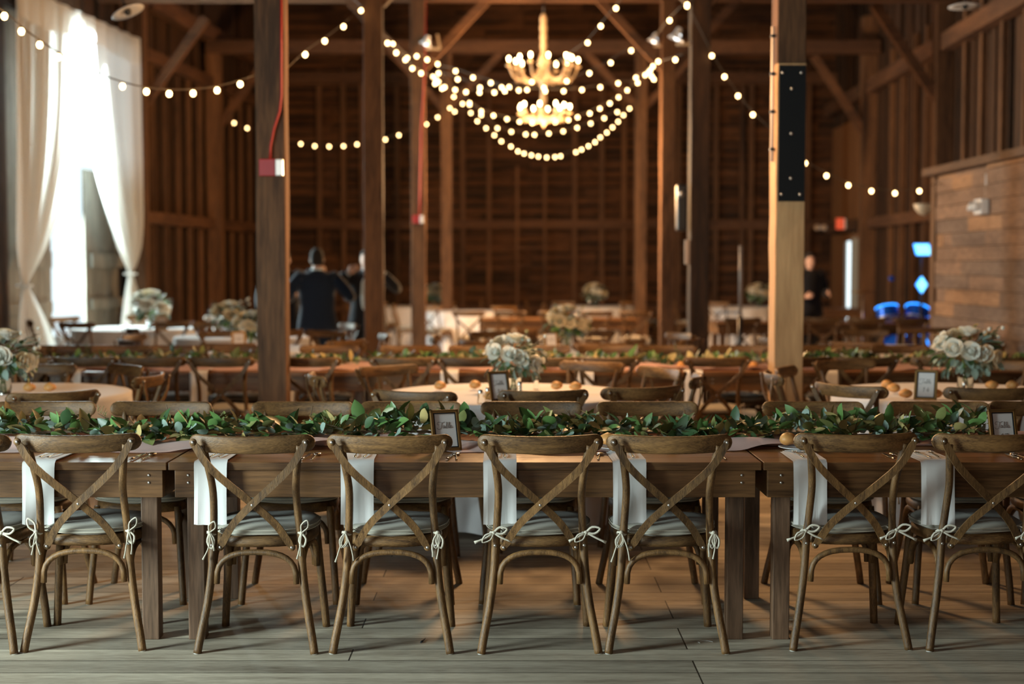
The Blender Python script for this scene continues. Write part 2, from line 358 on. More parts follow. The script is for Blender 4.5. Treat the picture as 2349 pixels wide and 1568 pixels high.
# rear wall behind the camera, entry wall with the side door, roof
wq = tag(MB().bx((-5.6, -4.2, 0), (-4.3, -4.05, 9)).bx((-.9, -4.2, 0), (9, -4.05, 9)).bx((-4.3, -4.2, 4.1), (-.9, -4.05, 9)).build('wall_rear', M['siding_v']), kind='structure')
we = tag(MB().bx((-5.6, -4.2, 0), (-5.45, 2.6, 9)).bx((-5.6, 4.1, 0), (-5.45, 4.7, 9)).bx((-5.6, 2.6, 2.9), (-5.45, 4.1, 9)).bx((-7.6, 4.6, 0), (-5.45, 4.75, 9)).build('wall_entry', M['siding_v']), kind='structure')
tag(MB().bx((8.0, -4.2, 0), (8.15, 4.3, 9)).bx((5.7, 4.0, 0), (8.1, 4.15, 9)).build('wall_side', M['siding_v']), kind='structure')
M['roof'] = wood('roof_boards', (.03, .014, .007), (.09, .042, .02), (10, 1, 1), 4, .9, rnd=0)
tag(MB().add([(-11,-4.2,8.2),(-11,31,8.2),(0.3,31,11.5),(0.3,-4.2,11.5),(9,31,8.2),(9,-4.2,8.2)], [(0,1,2,3),(3,2,4,5)]).build('ceiling', M['roof'], solid=.1), kind='structure')
# barn doors behind the curtains
def wall_panel(name, y0, y1, z0, z1, dep, mat, rails=()):
    t = bpy.data.objects.new(name, None); S.collection.objects.link(t); tag(t, kind='structure')
    side_wall('boards', lambda Y: LX(Y) - dep, y0, y1, z0, z1, -1, mat, par=t, gap=.003)
    for (a, b) in rails: along(lambda Y: LX(Y) - dep, y0+.12, y1-.12, a, b, .04, 1, 'rail', mat, t)
    return t
wall_panel('door_1', 16.6, 19.15, 0, 4.75, .12, M['barn_door'], ((.1, .3), (.9, 1.05), (1.5, 1.72)))
wall_panel('door_2', 20.3, 21.75, 0, 2.9, .12, M['barn_door'], ((.1, .3), (.9, 1.05), (1.5, 1.7)))
# exit door of the far right corner, ajar: white jamb, glass, pale leaf
t = bpy.data.objects.new('door_3', None); S.collection.objects.link(t); tag(t, kind='structure')
yd0, yd1 = 26.45, 28.6
M['daylight'] = plain('daylight_through_glass', (.8, .9, 1), .5, emit=(.75, .93, 1), es=1.6)
M['jamb'] = plain('pale_door_frame', (.55, .6, .62), .5); M['leafd'] = plain('pale_door', (.42, .40, .33), .5)
along(lambda Y: RX(Y)-.05, 27.75, 28.15, 0, 2.0, .04, -1, 'frame', M['jamb'], t)
along(lambda Y: RX(Y)-.10, 27.35, 27.72, .1, 2.0, .02, -1, 'glass_pane', M['daylight'], t)
along(lambda Y: RX(Y)-.08, 26.5, 27.33, 0, 2.05, .05, -1, 'leaf', M['leafd'], t)
# partition of rough boards on the right
PXw = lambda Y: 4.66 + .02 * Y
M['plank'] = M['plank_wall']
t = bpy.data.objects.new('wall_partition', None); S.collection.objects.link(t); tag(t, kind='structure')
mb = MB(); z = .0; row = 0
while z < 2.55:
    h = .158; y = 6.0 - R.uniform(0, .5)
    while y < 16.85:
        L = R.choice((.45, .8, 1.2, 1.9)); ye = min(y+L, 16.85); o = R.uniform(-.012, .012)
        if ye - y > .03: mb.bx((PXw(y)+o, y+.003, z+.003), (PXw(y)+.2, ye-.003, min(2.57, z+h-.003)), mi=R.choice((0, 0, 1, 2)))
        y = ye
    z += h
for q, (a_, b_) in enumerate((((.12, .066, .040), (.27, .155, .095)), ((.085, .050, .036), (.20, .13, .09)), ((.17, .085, .040), (.36, .19, .095)))):
    M['pl%d' % q] = wood('rough_sawn_wall_%s' % 'abc'[q], a_, b_, (1.2, 5, 1.2), 4, .8, knots=.9, bump=.7, rnd=.12)
mb.build('boards', [M['pl0'], M['pl1'], M['pl2']], t)
MB().bx((PXw(16)+.2, 6, 0), (PXw(16)+.26, 16.8, 2.55)).build('backing', M['siding_v'], t)
MB().bx((PXw(10)-.02, 6, 2.575), (RX(16)-.3, 16.88, 2.66)).build('cap_boards', M['timber_y'], t)
MB().bx((PXw(16)-.02, 16.75, 0), (PXw(16)+.3, 16.9, 2.57)).build('corner_board', M['timber'], t)
MB().bx((PXw(12)-.06, 6, 0), (PXw(12)+.0, 16.5, .34)).build('ledge', plain('stone_ledge', (.2, .18, .15), .9, bump=.3, var=.3), t)
# window high on the right wall
t = bpy.data.objects.new('window_1', None); S.collection.objects.link(t); tag(t, kind='structure')
x = RX(14.9) - .1
fm = MB()
for a, b in (((x-.04, 14.45, 2.95), (x+.04, 14.53, 4.6)), ((x-.04, 15.37, 2.95), (x+.04, 15.45, 4.6)), ((x-.04, 14.45, 2.9), (x+.04, 15.45, 3.0)), ((x-.04, 14.45, 4.55), (x+.04, 15.45, 4.65)),
             ((x-.015, 14.75, 3), (x+.015, 14.78, 4.6)), ((x-.015, 15.08, 3), (x+.015, 15.11, 4.6)), ((x-.015, 14.5, 3.5), (x+.015, 15.4, 3.53)), ((x-.015, 14.5, 4.05), (x+.015, 15.4, 4.08))): fm.bx(a, b)
fm.build('window_frame', M['timber'], t); MB().bx((x, 14.5, 3), (x+.01, 15.4, 4.6)).build('pane', plain('dark_glass', (.01, .012, .015), .1), t)
# ================================================================ timber frame
def post(px, Y, wid, label, mat='timber', top=5.3, rz=.03, dx=0, **kw):
    x = P(px, 700, Y=Y).x
    t = thing('timber_post', label, 'post', (x, Y, 0), rz, 'timber posts of the barn frame')
    mb = MB(); n = 14; h = top
    for i in range(n):   # slightly wandering hewn faces
        pass
    vs = []; fs = []
    for i in range(n+1):
        z = h*i/n
        for (a, b) in ((-1,-1),(1,-1),(1,1),(-1,1)):
            vs.append((a*wid/2 + R.uniform(-.004,.004), b*wid/2 + R.uniform(-.004,.004), z))
    for i in range(n):
        for k in range(4): l = (k+1)%4; fs.append((i*4+k, i*4+l, i*4+4+l, i*4+4+k))
    fs.append((3,2,1,0)); mb.add(vs, fs); mb.build('shaft', M[mat], t, bevel=.008)
    return t
G1 = 'left of the centre aisle'; G2 = 'right of the centre aisle'
p1 = post(628, 10.0, .205, 'dark brown timber post nearest on the left, red alarm box mounted on it')
p4 = post(1803, 10.0, .205, 'pale new timber post nearest on the right, black steel plate on its upper half', 'timber_new', top=2.92)
p2 = post(859, 15.5, .205, 'reddish brown timber post just right of the two men in suits')
p3 = post(1601, 15.5, .205, 'dark timber post right of the chandelier with a speaker hung beside it', 'timber_shaded')
p5 = post(961, 20.5, .21, 'grey brown timber post carrying the small red alarm box farther back')
p6 = post(1529, 20.5, .205, 'brown timber post under the white floodlights, right of the chandelier')
p7 = post(1025, 25.5, .2, 'slim orange-lit timber post farthest back on the left of the aisle')
p8 = post(1468, 25.5, .2, 'orange-lit timber post farthest back on the right of the aisle')
p9 = thing('timber_post', 'warm-lit timber post cut off by the right edge of the photo', 'post', (P(2346, 700, Y=4.7).x+.175, 4.7, 0), 0, 'timber posts of the barn frame')
MB().bx((-.1, -.1, 0), (.1, .1, 5.3)).build('shaft', M['timber_new'], p9, bevel=.008)
# the upper, older half of the nearest right post with steel plates and bolts
MB().bx((-.1, -.1, 2.92), (.1, .1, 5.3)).build('upper_shaft', M['timber'], p4, bevel=.006)['label'] = 'dark old upper half of the post'
zt, zb = P(1803, 150, Y=9.9).z, P(1803, 462, Y=9.9).z
pm = plain('dark_steel_plate', (.02, .022, .024), .45, .6)
pl = MB().bx((-.088, -.112, zb), (.098, -.102, zt)).build('steel_plate', pm, p4)
for (x, z) in ((-.065, zt-.05), (.065, zt-.05), (0, zt-.16), (0, (zt+zb)/2), (0, zb+.16), (-.065, zb+.05), (.065, zb+.05)):
    MB().sphere((x, -.113, z), .011, 6, sc=(1,.6,1)).build('bolt', M['steel'], pl)
cz0, cz1 = P(1760, 370, Y=9.9).z, P(1760, 60, Y=9.9).z
c_ = MB().tube([(-.125, -.07, cz0), (-.125, -.07, cz1)], .013, 8).build('conduit', plain('pale_conduit', (.62, .50, .40), .6), p4)
for k in range(4): z = cz0 + (cz1-cz0)*(.08+.28*k); MB().bx((-.14, -.09, z), (-.11, -.05, z+.02)).build('clip', M['black'], c_)
def alarm(Y, px, py, w_, h_, post_obj, label):
    c = P(px, py, Y=Y-.105); t = thing('fire_alarm', label, 'fire alarm', (c.x, c.y-.02, c.z), 0, 'red fire alarm boxes on the posts')
    MB().bx((-w_/2, -.03, -h_/2), (w_*.18, .018, h_/2)).build('housing', M['red'], t, bevel=.004)
    MB().bx((w_*.18, -.036, -h_/2), (w_/2, .018, h_/2)).build('strobe_lens', M['lens'], t, bevel=.006)
    return t, c
a1, c = alarm(10.0, 624, 385, .165, .115, p1, 'red fire alarm box with clear strobe on the nearest left post')
def red_conduit(pts, Y, label):
    w_ = [P(x, y, Y=Y) for x, y in pts]; mb = MB().tube(w_, .008, 8)
    return tag(mb.build('red_conduit', plain('red_conduit_paint', (.30, .02, .015), .5)), label, 'conduit', 'red conduits down the posts')
red_conduit([(619, 366), (620, 335), (628, 295), (641, 255), (645, 220), (645, 100), (645, -20)], 9.87, 'thin red conduit bending down to the nearest alarm box')
a2, c = alarm(20.5, 959, 503, .16, .115, p5, 'small red fire alarm box on the post behind, left of aisle')
red_conduit([(962, 493), (963, 440), (966, 300), (975, 150), (977, -20)], 20.37, 'thin red conduit running up the farther post')
# tie beams with their diagonal braces
def tie(Y, z, x0, x1, label, mat='timber_x', t=.21):
    o = thing('tie_beam', label, 'beam', (0, Y, z), 0, 'tie beams across the barn')
    MB().bx((x0, -t/2, 0), (x1, t/2, t*1.1)).build('beam', M[mat], o, bevel=.006); return o
tz = 5.28
def brace(parent, a, b, Y, s=.12):
    m_ = MB().bar((a[0], 0, a[1]-parent.location.z), (b[0], 0, b[1]-parent.location.z), s, s, up=(0,1,0)); m_.build('brace', M['timber_x'], parent)
def postx(px, Y): return P(px, 700, Y=Y).x
for (Y, l, r, lab) in ((10.0, p1, p4, 'tie beam over the nearest pair of posts'), (15.5, p2, p3, 'tie beam over the second pair of posts'),
                       (20.5, p5, p6, 'orange-lit tie beam that the chandelier hangs from'), (25.5, p7, p8, 'farthest tie beam, behind the chandelier')):
    o = tie(Y, tz, LX(Y)+.05, RX(Y)-.05, lab)
    for q, s in ((l.location.x, 1), (r.location.x, -1)):
        for sg in (s, -s): brace(o, (q + sg*.08, 4.35), (q + sg*.98, 5.30), Y)
for s, Y in ((1, 21.75), (1, 25.5)):
    o = bpy.data.objects.new('trim_1', None); S.collection.objects.link(o); tag(o, kind='structure'); o.location = (0, Y+.2, 0)
    MB().bar((LX(Y)+.2, 0, 4.0), (LX(Y)+1.15, 0, 5.3), .13, .13, up=(0,1,0)).build('brace', M['timber_x'], o)
for Y in (20.8, 25.9):
    o = bpy.data.objects.new('trim_2', None); S.collection.objects.link(o); tag(o, kind='structure'); o.location = (0, Y, 0)
    MB().bar((RX(Y)-.2, 0, 3.9), (RX(Y)-1.15, 0, 5.3), .13, .13, up=(0,1,0)).build('brace', M['timber_x'], o)
# ladder on the back wall
t = thing('ladder', 'wooden ladder fixed upright against the back wall', 'ladder', (P(1218, 600, Y=29.8).x, 29.76, 0))
hw = (1250-1187)/2/F*29.8
MB().bx((-hw-.03, -.04, .6), (-hw+.03, .04, 3.6)).build('rail', M['timber'], t); MB().bx((hw-.03, -.04, .6), (hw+.03, .04, 3.6)).build('rail', M['timber'], t)
for py in (462, 535, 570, 610, 655):
    z = P(1218, py, Y=29.8).z; MB().bx((-hw, -.03, z-.02), (hw, .03, z+.02)).build('rung', M['timber_x'], t)

# ================================================================ cross-back chair
def sm(pts, n=4):   # catmull-rom
    pts = [Vector(p) for p in pts]; q = [pts[0]*2-pts[1]] + pts + [pts[-1]*2-pts[-2]]; out = []
    for i in range(1, len(q)-2):
        for k in range(n):
            t = k/n; a, b, c, d = q[i-1], q[i], q[i+1], q[i+2]
            out.append(.5*((2*b) + (c-a)*t + (2*a-5*b+4*c-d)*t*t + (3*b-a-3*c+d)*t**3))
    out.append(pts[-1]); return out
def superring(n, hx0, hx1, hy, z, e=2.6, cy=0):
    out = []
    for k in range(n):
        a = 2*PI*k/n; c, s = math.cos(a), math.sin(a)
        y = hy*math.copysign(abs(s)**(2/e), s); w_ = hx0 + (hx1-hx0)*(y/hy+1)/2
        out.append(Vector((w_*math.copysign(abs(c)**(2/e), c), y+cy, z)))
    return out
def screw(p, d, par): MB().sphere(p, .0065, 6, sc=(1, .55, 1)).build('screw', M['steel'], par)
def bow(par, side, style):
    # ribbon knotted around the rear leg, with loops and tails hanging
    rr = random.Random(style*5 + (1 if side > 0 else 0)); mb = MB(); x0 = side*.178; y0 = -.192; z0 = .478
    ring = [(x0 + .0185*math.cos(a), y0 + .0185*math.sin(a), z0 - .006 + .006*math.sin(a*2)) for a in [2*PI*k/12 for k in range(12)]]
    mb.tube(ring, .0035, 5, closed=True, flat=1.5)
    mb.tube([(x0 - side*.012, y0+.01, z0), (side*.150, y0+.05, z0+.006), (side*.12, -.135, z0+.004)], .0038, 5)
    k = Vector((x0 + side*.004, y0 - .024, z0))
    mb.sphere(k, .0085, 6, sc=(1.1, .8, .9))
    st = style % 4
    dirs = {0: [(side*.3, -1), (side*.5, .9)], 1: [(-.1, -1), (side*.25, -1)], 2: [(-.8, -.65), (.8, .25)], 3: [(.15, -1), (.35, .75)]}[st]
    for dx, dz in dirs:
        L = rr.uniform(.05, .065); d = Vector((dx, -.12, dz)).normalized(); w_ = Vector((-d.z, 0, d.x))*.014
        mb.tube(sm([k, k + d*L*.5 + w_, k + d*L, k + d*L*.55 - w_, k], 3), .0030, 5, flat=1.6)
    for q in range(2):
        L = rr.uniform(.07, .12) if st != 2 else rr.uniform(.06, .09)
        dx = rr.uniform(-.35, .35) if st != 2 else (-1 if q else 1)*.9
        e = k + Vector((dx*L, -.006, -L)) if st != 2 else k + Vector((dx*L, -.004, -L*.45))
        pts = sm([k, k.lerp(e, .5) + Vector((rr.uniform(-.012, .012), -.004, 0)), e], 3)
        mb.tube(pts, [.0028]*(len(pts)-1) + [.0045], 5, flat=1.6)
    return mb.build('ribbon_tie', M['tie'], par)
def make_chair(style, cushion=True, name='crossback_chair'):
    t = thing(name, None, 'chair')
    def leg_pts(s): return sm([(s*.232, -.235, 0), (s*.222, -.224, .06), (s*.196, -.200, .20), (s*.180, -.190, .33), (s*.173, -.190, .45), (s*.166, -.208, .56), (s*.164, -.235, .66), (s*.176, -.268, .76), (s*.188, -.288, .835)], 4)
    for s in (-1, 1):
        p = leg_pts(s); o = MB().tube(p, [.0165 if q.z < .5 else .015 for q in p], 10).build('rear_leg', M['chair_z'], t)
        MB().tube([(s*.232, -.235, 0), (s*.232, -.235, .006)], .0145, 10).build('glide', M['lens'], o)
        screw((s*.176, -.2075, .425), 0, o)
        p = sm([(s*.215, .195, 0), (s*.208, .185, .1), (s*.196, .165, .25), (s*.182, .150, .44)], 4)
        o = MB().tube(p, .0165, 10).build('front_leg', M['chair_z'], t); MB().tube([(s*.215, .195, 0), (s*.215, .195, .006)], .0145, 10).build('glide', M['lens'], o)
    # top rail: deep, curved in plan, rounded ends
    prof = []; n = 28
    mb = MB(); vs = []; fs = []
    for i in range(n+1):
        u = math.sin(PI/2*(-1 + 2*i/n)); x = u*.245; y = -.318 + .058*u*u; e = max(0, (abs(u)-.86)/.14); hh = .0335*math.sqrt(max(0.0, 1-e*e))+.001
        zc = .842 - .006*(1-u*u); lean = .012
        th = .0115*(1 - .3*e)
        ring = [(-th, -hh*.8), (-th*.6, -hh), (th*.6, -hh), (th, -hh*.8), (th, hh*.8), (th*.6, hh), (-th*.6, hh), (-th, hh*.8)]
        for (a, b) in ring: vs.append((x, y + a - b/.034*lean*.5, zc + b))
    for i in range(n):
        for k in range(8): l = (k+1)%8; fs.append((i*8+k, i*8+l, i*8+8+l, i*8+8+k))
    fs += [tuple(range(8)), tuple(n*8+k for k in range(8))[::-1]]
    mb.add(vs, fs, smooth=True); tr = mb.build('top_rail', M['chair_x'], t)
    # crossing slats on the outside of the back
    for s in (1, -1):
        off = 0 if s > 0 else .007
        pts = sm([(-s*.218, -.318-.001, .848), (-s*.150, -.312-off, .742), (s*.0, -.268-off*1.2, .600), (s*.085, -.236-off, .512), (s*.142, -.208, .418)], 5)
        mb = MB(); vs = []; fs = []; N = len(pts)
        for i, p in enumerate(pts):
            tg = (pts[min(i+1, N-1)] - pts[max(i-1, 0)]).normalized(); sd = tg.cross(Vector((0, 1, 0))).normalized(); nn = sd.cross(tg)
            e = .6 if i in (0, N-1) else 1
            for a, b in ((-.0145*e, -.0035), (.0145*e, -.0035), (.0145*e, .0035), (-.0145*e, .0035)): vs.append(p + sd*a + nn*b)
        for i in range(N-1):
            for k in range(4): l = (k+1)%4; fs.append((i*4+k, i*4+l, i*4+4+l, i*4+4+k))
        fs += [(0,1,2,3), tuple((N-1)*4+k for k in range(4))[::-1]]
        # rounded ends
        mb.add(vs, fs); 
        for p in (pts[0], pts[-1]): mb.lathe([(1e-4, -.0035), (.0140, -.0035), (.0145, 0), (.0140, .0035), (1e-4, .0035)], 14, M=Matrix.Translation(p) @ Matrix.Rotation(PI/2, 4, 'X'))
        o = mb.build('cross_slat', M['chair_z'], t)
        screw(pts[0] + Vector((0, -.005, 0)), 0, o); screw(pts[-1] + Vector((0, -.005, 0)), 0, o)
        if s > 0: screw((0, -.278, .597), 0, o)
    # seat ring and board
    a = superring(32, .190, .218, .205, .418); b = superring(32, .194, .222, .209, .432); c = superring(32, .190, .218, .205, .458); d = superring(32, .05, .05, .05, .458); e = superring(32, .05, .05, .05, .42)
    vs = e + a + b + c + d; fs = [(i*32+k, i*32+(k+1)%32, i*32+32+(k+1)%32, i*32+32+k) for i in range(4) for k in range(32)] + [tuple(range(32))[::-1], tuple(128+k for k in range(32))]
    MB().add(vs, fs, smooth=True).build('seat', M['chair_x'], t)
    # bentwood arches: rear, front, both sides
    def arch(p0, p1, z0, z1, name):
        p0, p1 = Vector(p0), Vector(p1); pts = []
        for k in range(17):
            u = k/16; a = PI*u; c_ = (1-math.copysign(abs(math.cos(a))**.8, math.cos(a)))/2
            q = p0.lerp(p1, c_); q.z = z0 + (z1-z0)*abs(math.sin(a))**.62; pts.append(q)
        MB().tube(pts, .0120, 8).build(name, M['chair_z'], t)
    arch((-.158, -.205, 0), (.158, -.205, 0), .272, .398, 'rear_arch'); arch((-.172, .165, 0), (.172, .165, 0), .272, .402, 'front_arch')
    for s in (-1, 1): arch((s*.176, -.172, 0), (s*.184, .14, 0), .272, .402, 'side_arch')
    if cushion:
        ls = []
        for (k, z) in ((.60, .458), (.97, .460), (1.04, .468), (1.06, .477), (1.04, .487), (.97, .4955), (.75, .502), (.4, .505), (.02, .505)):
            ls += superring(32, .186*k, .214*k, .200*k, z)
        n = 9; fs = [(i*32+k, i*32+(k+1)%32, i*32+32+(k+1)%32, i*32+32+k) for i in range(n-1) for k in range(32)] + [tuple(range(32))[::-1]]
        ls = [v + Vector((0, .004, .0035*math.sin(v.x*23+v.y*11+style))) for v in ls]
        cu = MB().add(ls, fs, smooth=True).build('seat_cushion', M['cushion'], t)
        for zz in (.4705, .484): MB().tube([v*1.0 for v in superring(40, .186*1.062, .214*1.062, .200*1.062, zz, cy=.004)], .0022, 5, closed=True).build('piping', M['tie'], cu)
        for s in (-1, 1): bow(cu, s, style)
    return t
CH = [Kind(make_chair(s)) for s in range(4)]
cnt = [0]
def chair(x, y, rz, label, group, style=None):
    cnt[0] += 1
    return CH[style if style is not None else cnt[0] % 4].put((x, y, 0), rz, label, group)
# near row, backs to the camera
YN = 5.775
GN = 'chairs on the near side of the closest long table'
near = [(-128, -.02, 2, 'cross-back chair cut off by the left edge, only its right side showing'),
        (156, .05, 0, 'cross-back chair at far left of the near row, a narrow ribbon on its right leg'),
        (576, -.02, 3, 'cross-back chair right of the first table joint, looped bow on its left leg'),
        (893, -.01, 1, 'cross-back chair in front of the gold table sign reading Table 9'),
        (1238, .015, 2, 'cross-back chair at the centre of the near row, bow spread sideways over the seat'),
        (1540, -.01, 1, 'cross-back chair just left of the right-hand table legs, long tails hanging'),
        (1973, .03, 2, 'cross-back chair right of the second table joint, a bread roll just to its left'),
        (2290, .06, 2, 'rightmost cross-back chair of the near row, below the sign reading Table 17')]
for i, (px, rz, st, lab) in enumerate(near):
    x = P(px, 1000, Y=5.46).x; y = YN + (.05 if i in (6, 7) else 0) + (.03 if i == 1 else 0)
    chair(x, y, rz, lab, GN, st)
GO = 'chairs on the far side of the closest long table'
opp = [(112, 'cross-back chair facing us across the near table, furthest left'), (372, 'cross-back chair facing us behind the bright eucalyptus leaves, second from the left'), (697, 'cross-back chair facing us in front of the nearest dark post'),
       (943, 'cross-back chair facing us directly behind the sign reading Table 9'), (1215, 'cross-back chair facing us at the centre, right of the near sign'), (1485, 'darker cross-back chair facing us, right of centre behind the tallest leaves'),
       (1859, 'cross-back chair facing us behind the bread roll on the near table'), (2143, 'cross-back chair facing us, second from the right'), (2375, 'cross-back chair facing us behind the sign reading Table 17')]
for i, (px, lab) in enumerate(opp):
    chair(P(px, 920, Y=6.86).x, 6.55, PI + R.uniform(-.03, .03), lab, GO)

# ================================================================ farm tables
def farm_table(x0, x1, y0, y1, zt, label, group, top='table_top'):
    t = thing('farm_table', label, 'table', ((x0+x1)/2, (y0+y1)/2, 0), 0, group); L = x1-x0; D = y1-y0
    nb = 6; mb = MB()
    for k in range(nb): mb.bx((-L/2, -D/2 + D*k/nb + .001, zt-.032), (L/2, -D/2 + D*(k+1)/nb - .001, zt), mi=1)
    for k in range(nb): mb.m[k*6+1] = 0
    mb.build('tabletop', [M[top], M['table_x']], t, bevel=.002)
    for s in (-1, 1):
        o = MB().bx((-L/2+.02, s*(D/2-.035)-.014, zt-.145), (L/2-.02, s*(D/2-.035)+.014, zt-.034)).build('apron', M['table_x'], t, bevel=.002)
        if s < 0:
            for xx in (-L/2+.075, L/2-.075):
                for dz in (.055, .085): MB().sphere((xx, -D/2+.020, zt-dz), .006, 6, sc=(1,.5,1)).build('bolt', M['steel'], o)
        MB().bx((s*(L/2-.034)-.014, -D/2+.05, zt-.145), (s*(L/2-.034)+.014, D/2-.05, zt-.034)).build('end_apron', M['table_x'], t)
        for q in (-1, 1):
            cx, cy = s*(L/2-.090), q*(D/2-.110)
            MB().bx((cx-.034, cy-.034, 0), (cx+.034, cy+.034, zt-.034)).build('leg', M['table_z'], t, bevel=.003)
    return t
ZT = .74
yf = P(1174, 1060, z=ZT).y; yb = yf + .93
GT = 'long farm tables of the nearest row'
xa = lambda px: P(px, 1060, Y=yf).x
farm_table(-3.9, xa(381), yf, yb, ZT, 'dark farm table at left, under the first near chair', GT)
farm_table(xa(386), xa(1747), yf, yb, ZT, 'golden brown farm table in the middle carrying the Table 9 sign', GT)
farm_table(xa(1752), 3.9, yf, yb, ZT, 'dark farm table at right carrying the Table 17 sign', GT)
Y2 = 10.47
GT2 = 'long farm tables of the second row'
y2f, y2b = Y2 + .07, Y2 + 1.02
for k, (a, b, lab) in enumerate(((-5.9, -3.5, 'farm table of the second row at far left'), (-3.46, -1.06, 'farm table of the second row behind the nearest dark post'), (-1.02, 1.38, 'farm table of the second row behind the middle white bouquet'),
                     (1.42, 3.82, 'farm table of the second row behind the pale new post'), (3.86, 4.6, 'farm table of the second row against the plank partition'))):
    farm_table(a, b, y2f, y2b, ZT, lab, GT2)
G2n = 'chairs on the near side of the second long table'; G2o = 'chairs on the far side of the second long table'
i = 0
for px in (40, 193, 345, 503, 703, 921, 1075, 1265, 1393, 1645, 1840, 1985, 2170, 2300):
    chair(P(px, 818, Y=10.16).x, Y2, R.uniform(-.05, .05), 'cross-back chair on the near side of the second long table, %s from the left' % ORD[i], G2n); i += 1
i = 0
for px in (60, 160, 284, 415, 560, 760, 942, 1100, 1240, 1390, 1530, 1690, 1890, 2060):
    chair(P(px, 793, Y=11.75).x, 11.42, PI + R.uniform(-.05, .05), 'cross-back chair on the far side of the second long table, %s from the left' % ORD[i], G2o); i += 1
# ================================================================ round tables with cloths
def cloth_mesh(r, h, seed, folds=18):
    rr = random.Random(seed); ph = [rr.uniform(0, 6) for _ in range(4)]; mb = MB(); n = 120
    prof = [(0.001, 0), (.5, 0), (.9, 0), (.985, 0), (1.0, -.006)] + [(1.0, -.03)] + [(1 + .05*(k/7)**1.1, -.03-(h-.05)*k/7) for k in range(1, 8)]
    vs = []; fs = []
    for i, (q, z) in enumerate(prof):
        d = max(0, (-z-.02)/h)
        for k in range(n):
            a = 2*PI*k/n; f = .052*d*(math.sin(folds*a+ph[0]) + .45*math.sin(folds*.5*a+ph[1]) + .3*math.sin((folds+7)*a+ph[2]))
            rad = r*q + f; vs.append((rad*math.cos(a), rad*math.sin(a), z))
    for i in range(len(prof)-1):
        for k in range(n): l = (k+1)%n; fs.append((i*n+k, i*n+l, (i+1)*n+l, (i+1)*n+k))
    return mb.add(vs, fs, smooth=True)
def round_table(x, y, r, where, seed, zt=.75):
    t = thing('round_table', 'round table under the cloth %s' % where, 'table', (x, y, 0), 0, 'round banquet tables')
    MB().lathe([(.001, zt-.035), (r-.01, zt-.035), (r-.01, zt-.004), (.001, zt-.004)], 40).build('tabletop', M['table_x'], t)
    MB().lathe([(.3, 0), (.3, .03), (.05, .06), (.05, zt-.035)], 20).build('pedestal', M['table_z'], t)
    o = cloth_mesh(r+.003, zt-.01, seed).build('tablecloth', M['table_linen']); o.location = (x, y, zt)
    tag(o, 'white tablecloth on the round table %s' % where, 'tablecloth', 'white round tablecloths'); return t
# ---- near round tables
R1, R2, R3 = (-.02, 8.68), (2.74, 8.70), (-3.12, 8.70)
def face(x, y, c): return math.atan2(c[1]-y, c[0]-x) - PI/2
def rail_chair(px, Yr, c, label, group, style=None, jit=0):
    x = P(px, 900, Y=Yr).x; d = Vector((c[0]-x, c[1]-Yr)).normalized(); o = (x + d.x*.31, Yr + d.y*.31)
    return chair(o[0], o[1], face(o[0], o[1], c) + jit, label, group, style)
round_table(*R1, .76, 'with the middle white bouquet', 1)
round_table(*R2, .76, 'with the sign reading Table 14', 2)
round_table(*R3, .76, 'at the left edge of the photo', 3)
g = 'chairs around the middle round table'
for px, Yr, lab, j in ((942, 7.42, 'cross-back chair with pale curved rail, back to us left of the Table 9 sign', 0), (1250, 7.46, 'cross-back chair with tilted rail right of the framed card on the middle round table', 0),
                    (1518, 7.72, 'very dark rail of a cross-back chair at the right of the middle round table', -.35), (1605, 8.5, 'cross-back chair seen side-on, rightmost at the middle round table', 0), (1530, 9.1, 'pale-lit cross-back chair at the right rear of the middle round table', .1),
                    (1363, 9.72, 'cross-back chair facing us behind the rolls of the middle round table', 0), (866, 9.3, 'cross-back chair at the left rear of the middle round table', -.2), (716, 8.66, 'cross-back chair seen from the side, right beside the nearest dark post', .25)):
    rail_chair(px, Yr, R1, lab, g, jit=j)
g = 'chairs around the right round table'
for px, Yr, lab, j in ((1950, 7.80, 'cross-back chair with grey-lit rail left of the Table 14 sign', -.1), (2258, 7.62, 'dark cross-back chair right of the Table 14 sign, back to us', .12), (1762, 8.72, 'pale cross-back chair seen from the side in front of the new post', 0),
                    (1790, 9.15, 'cross-back chair just behind the pale side-on one at the new post', 0), (1930, 9.9, 'cross-back chair behind the right round table, left of its bouquet', 0), (2290, 9.85, 'cross-back chair behind the bouquet on the right', 0), (2560, 8.9, 'cross-back chair on the outer right of the right round table', 0)):
    rail_chair(px, Yr, R2, lab, g, jit=j)
g = 'chairs around the left round table'
for px, Yr, lab, j in ((112, 7.36, 'dark cross-back chair in front of the two rolls at far left', .12), (88, 9.5, 'cross-back chair behind the rolls at far left', -.1), (292, 9.42, 'cross-back chair at the right rear of the left round table', -.2), (352, 8.5, 'cross-back chair turned side-on, its curved rail lit, right of the left round table', .1)):
    rail_chair(px, Yr, R3, lab, g, jit=j)
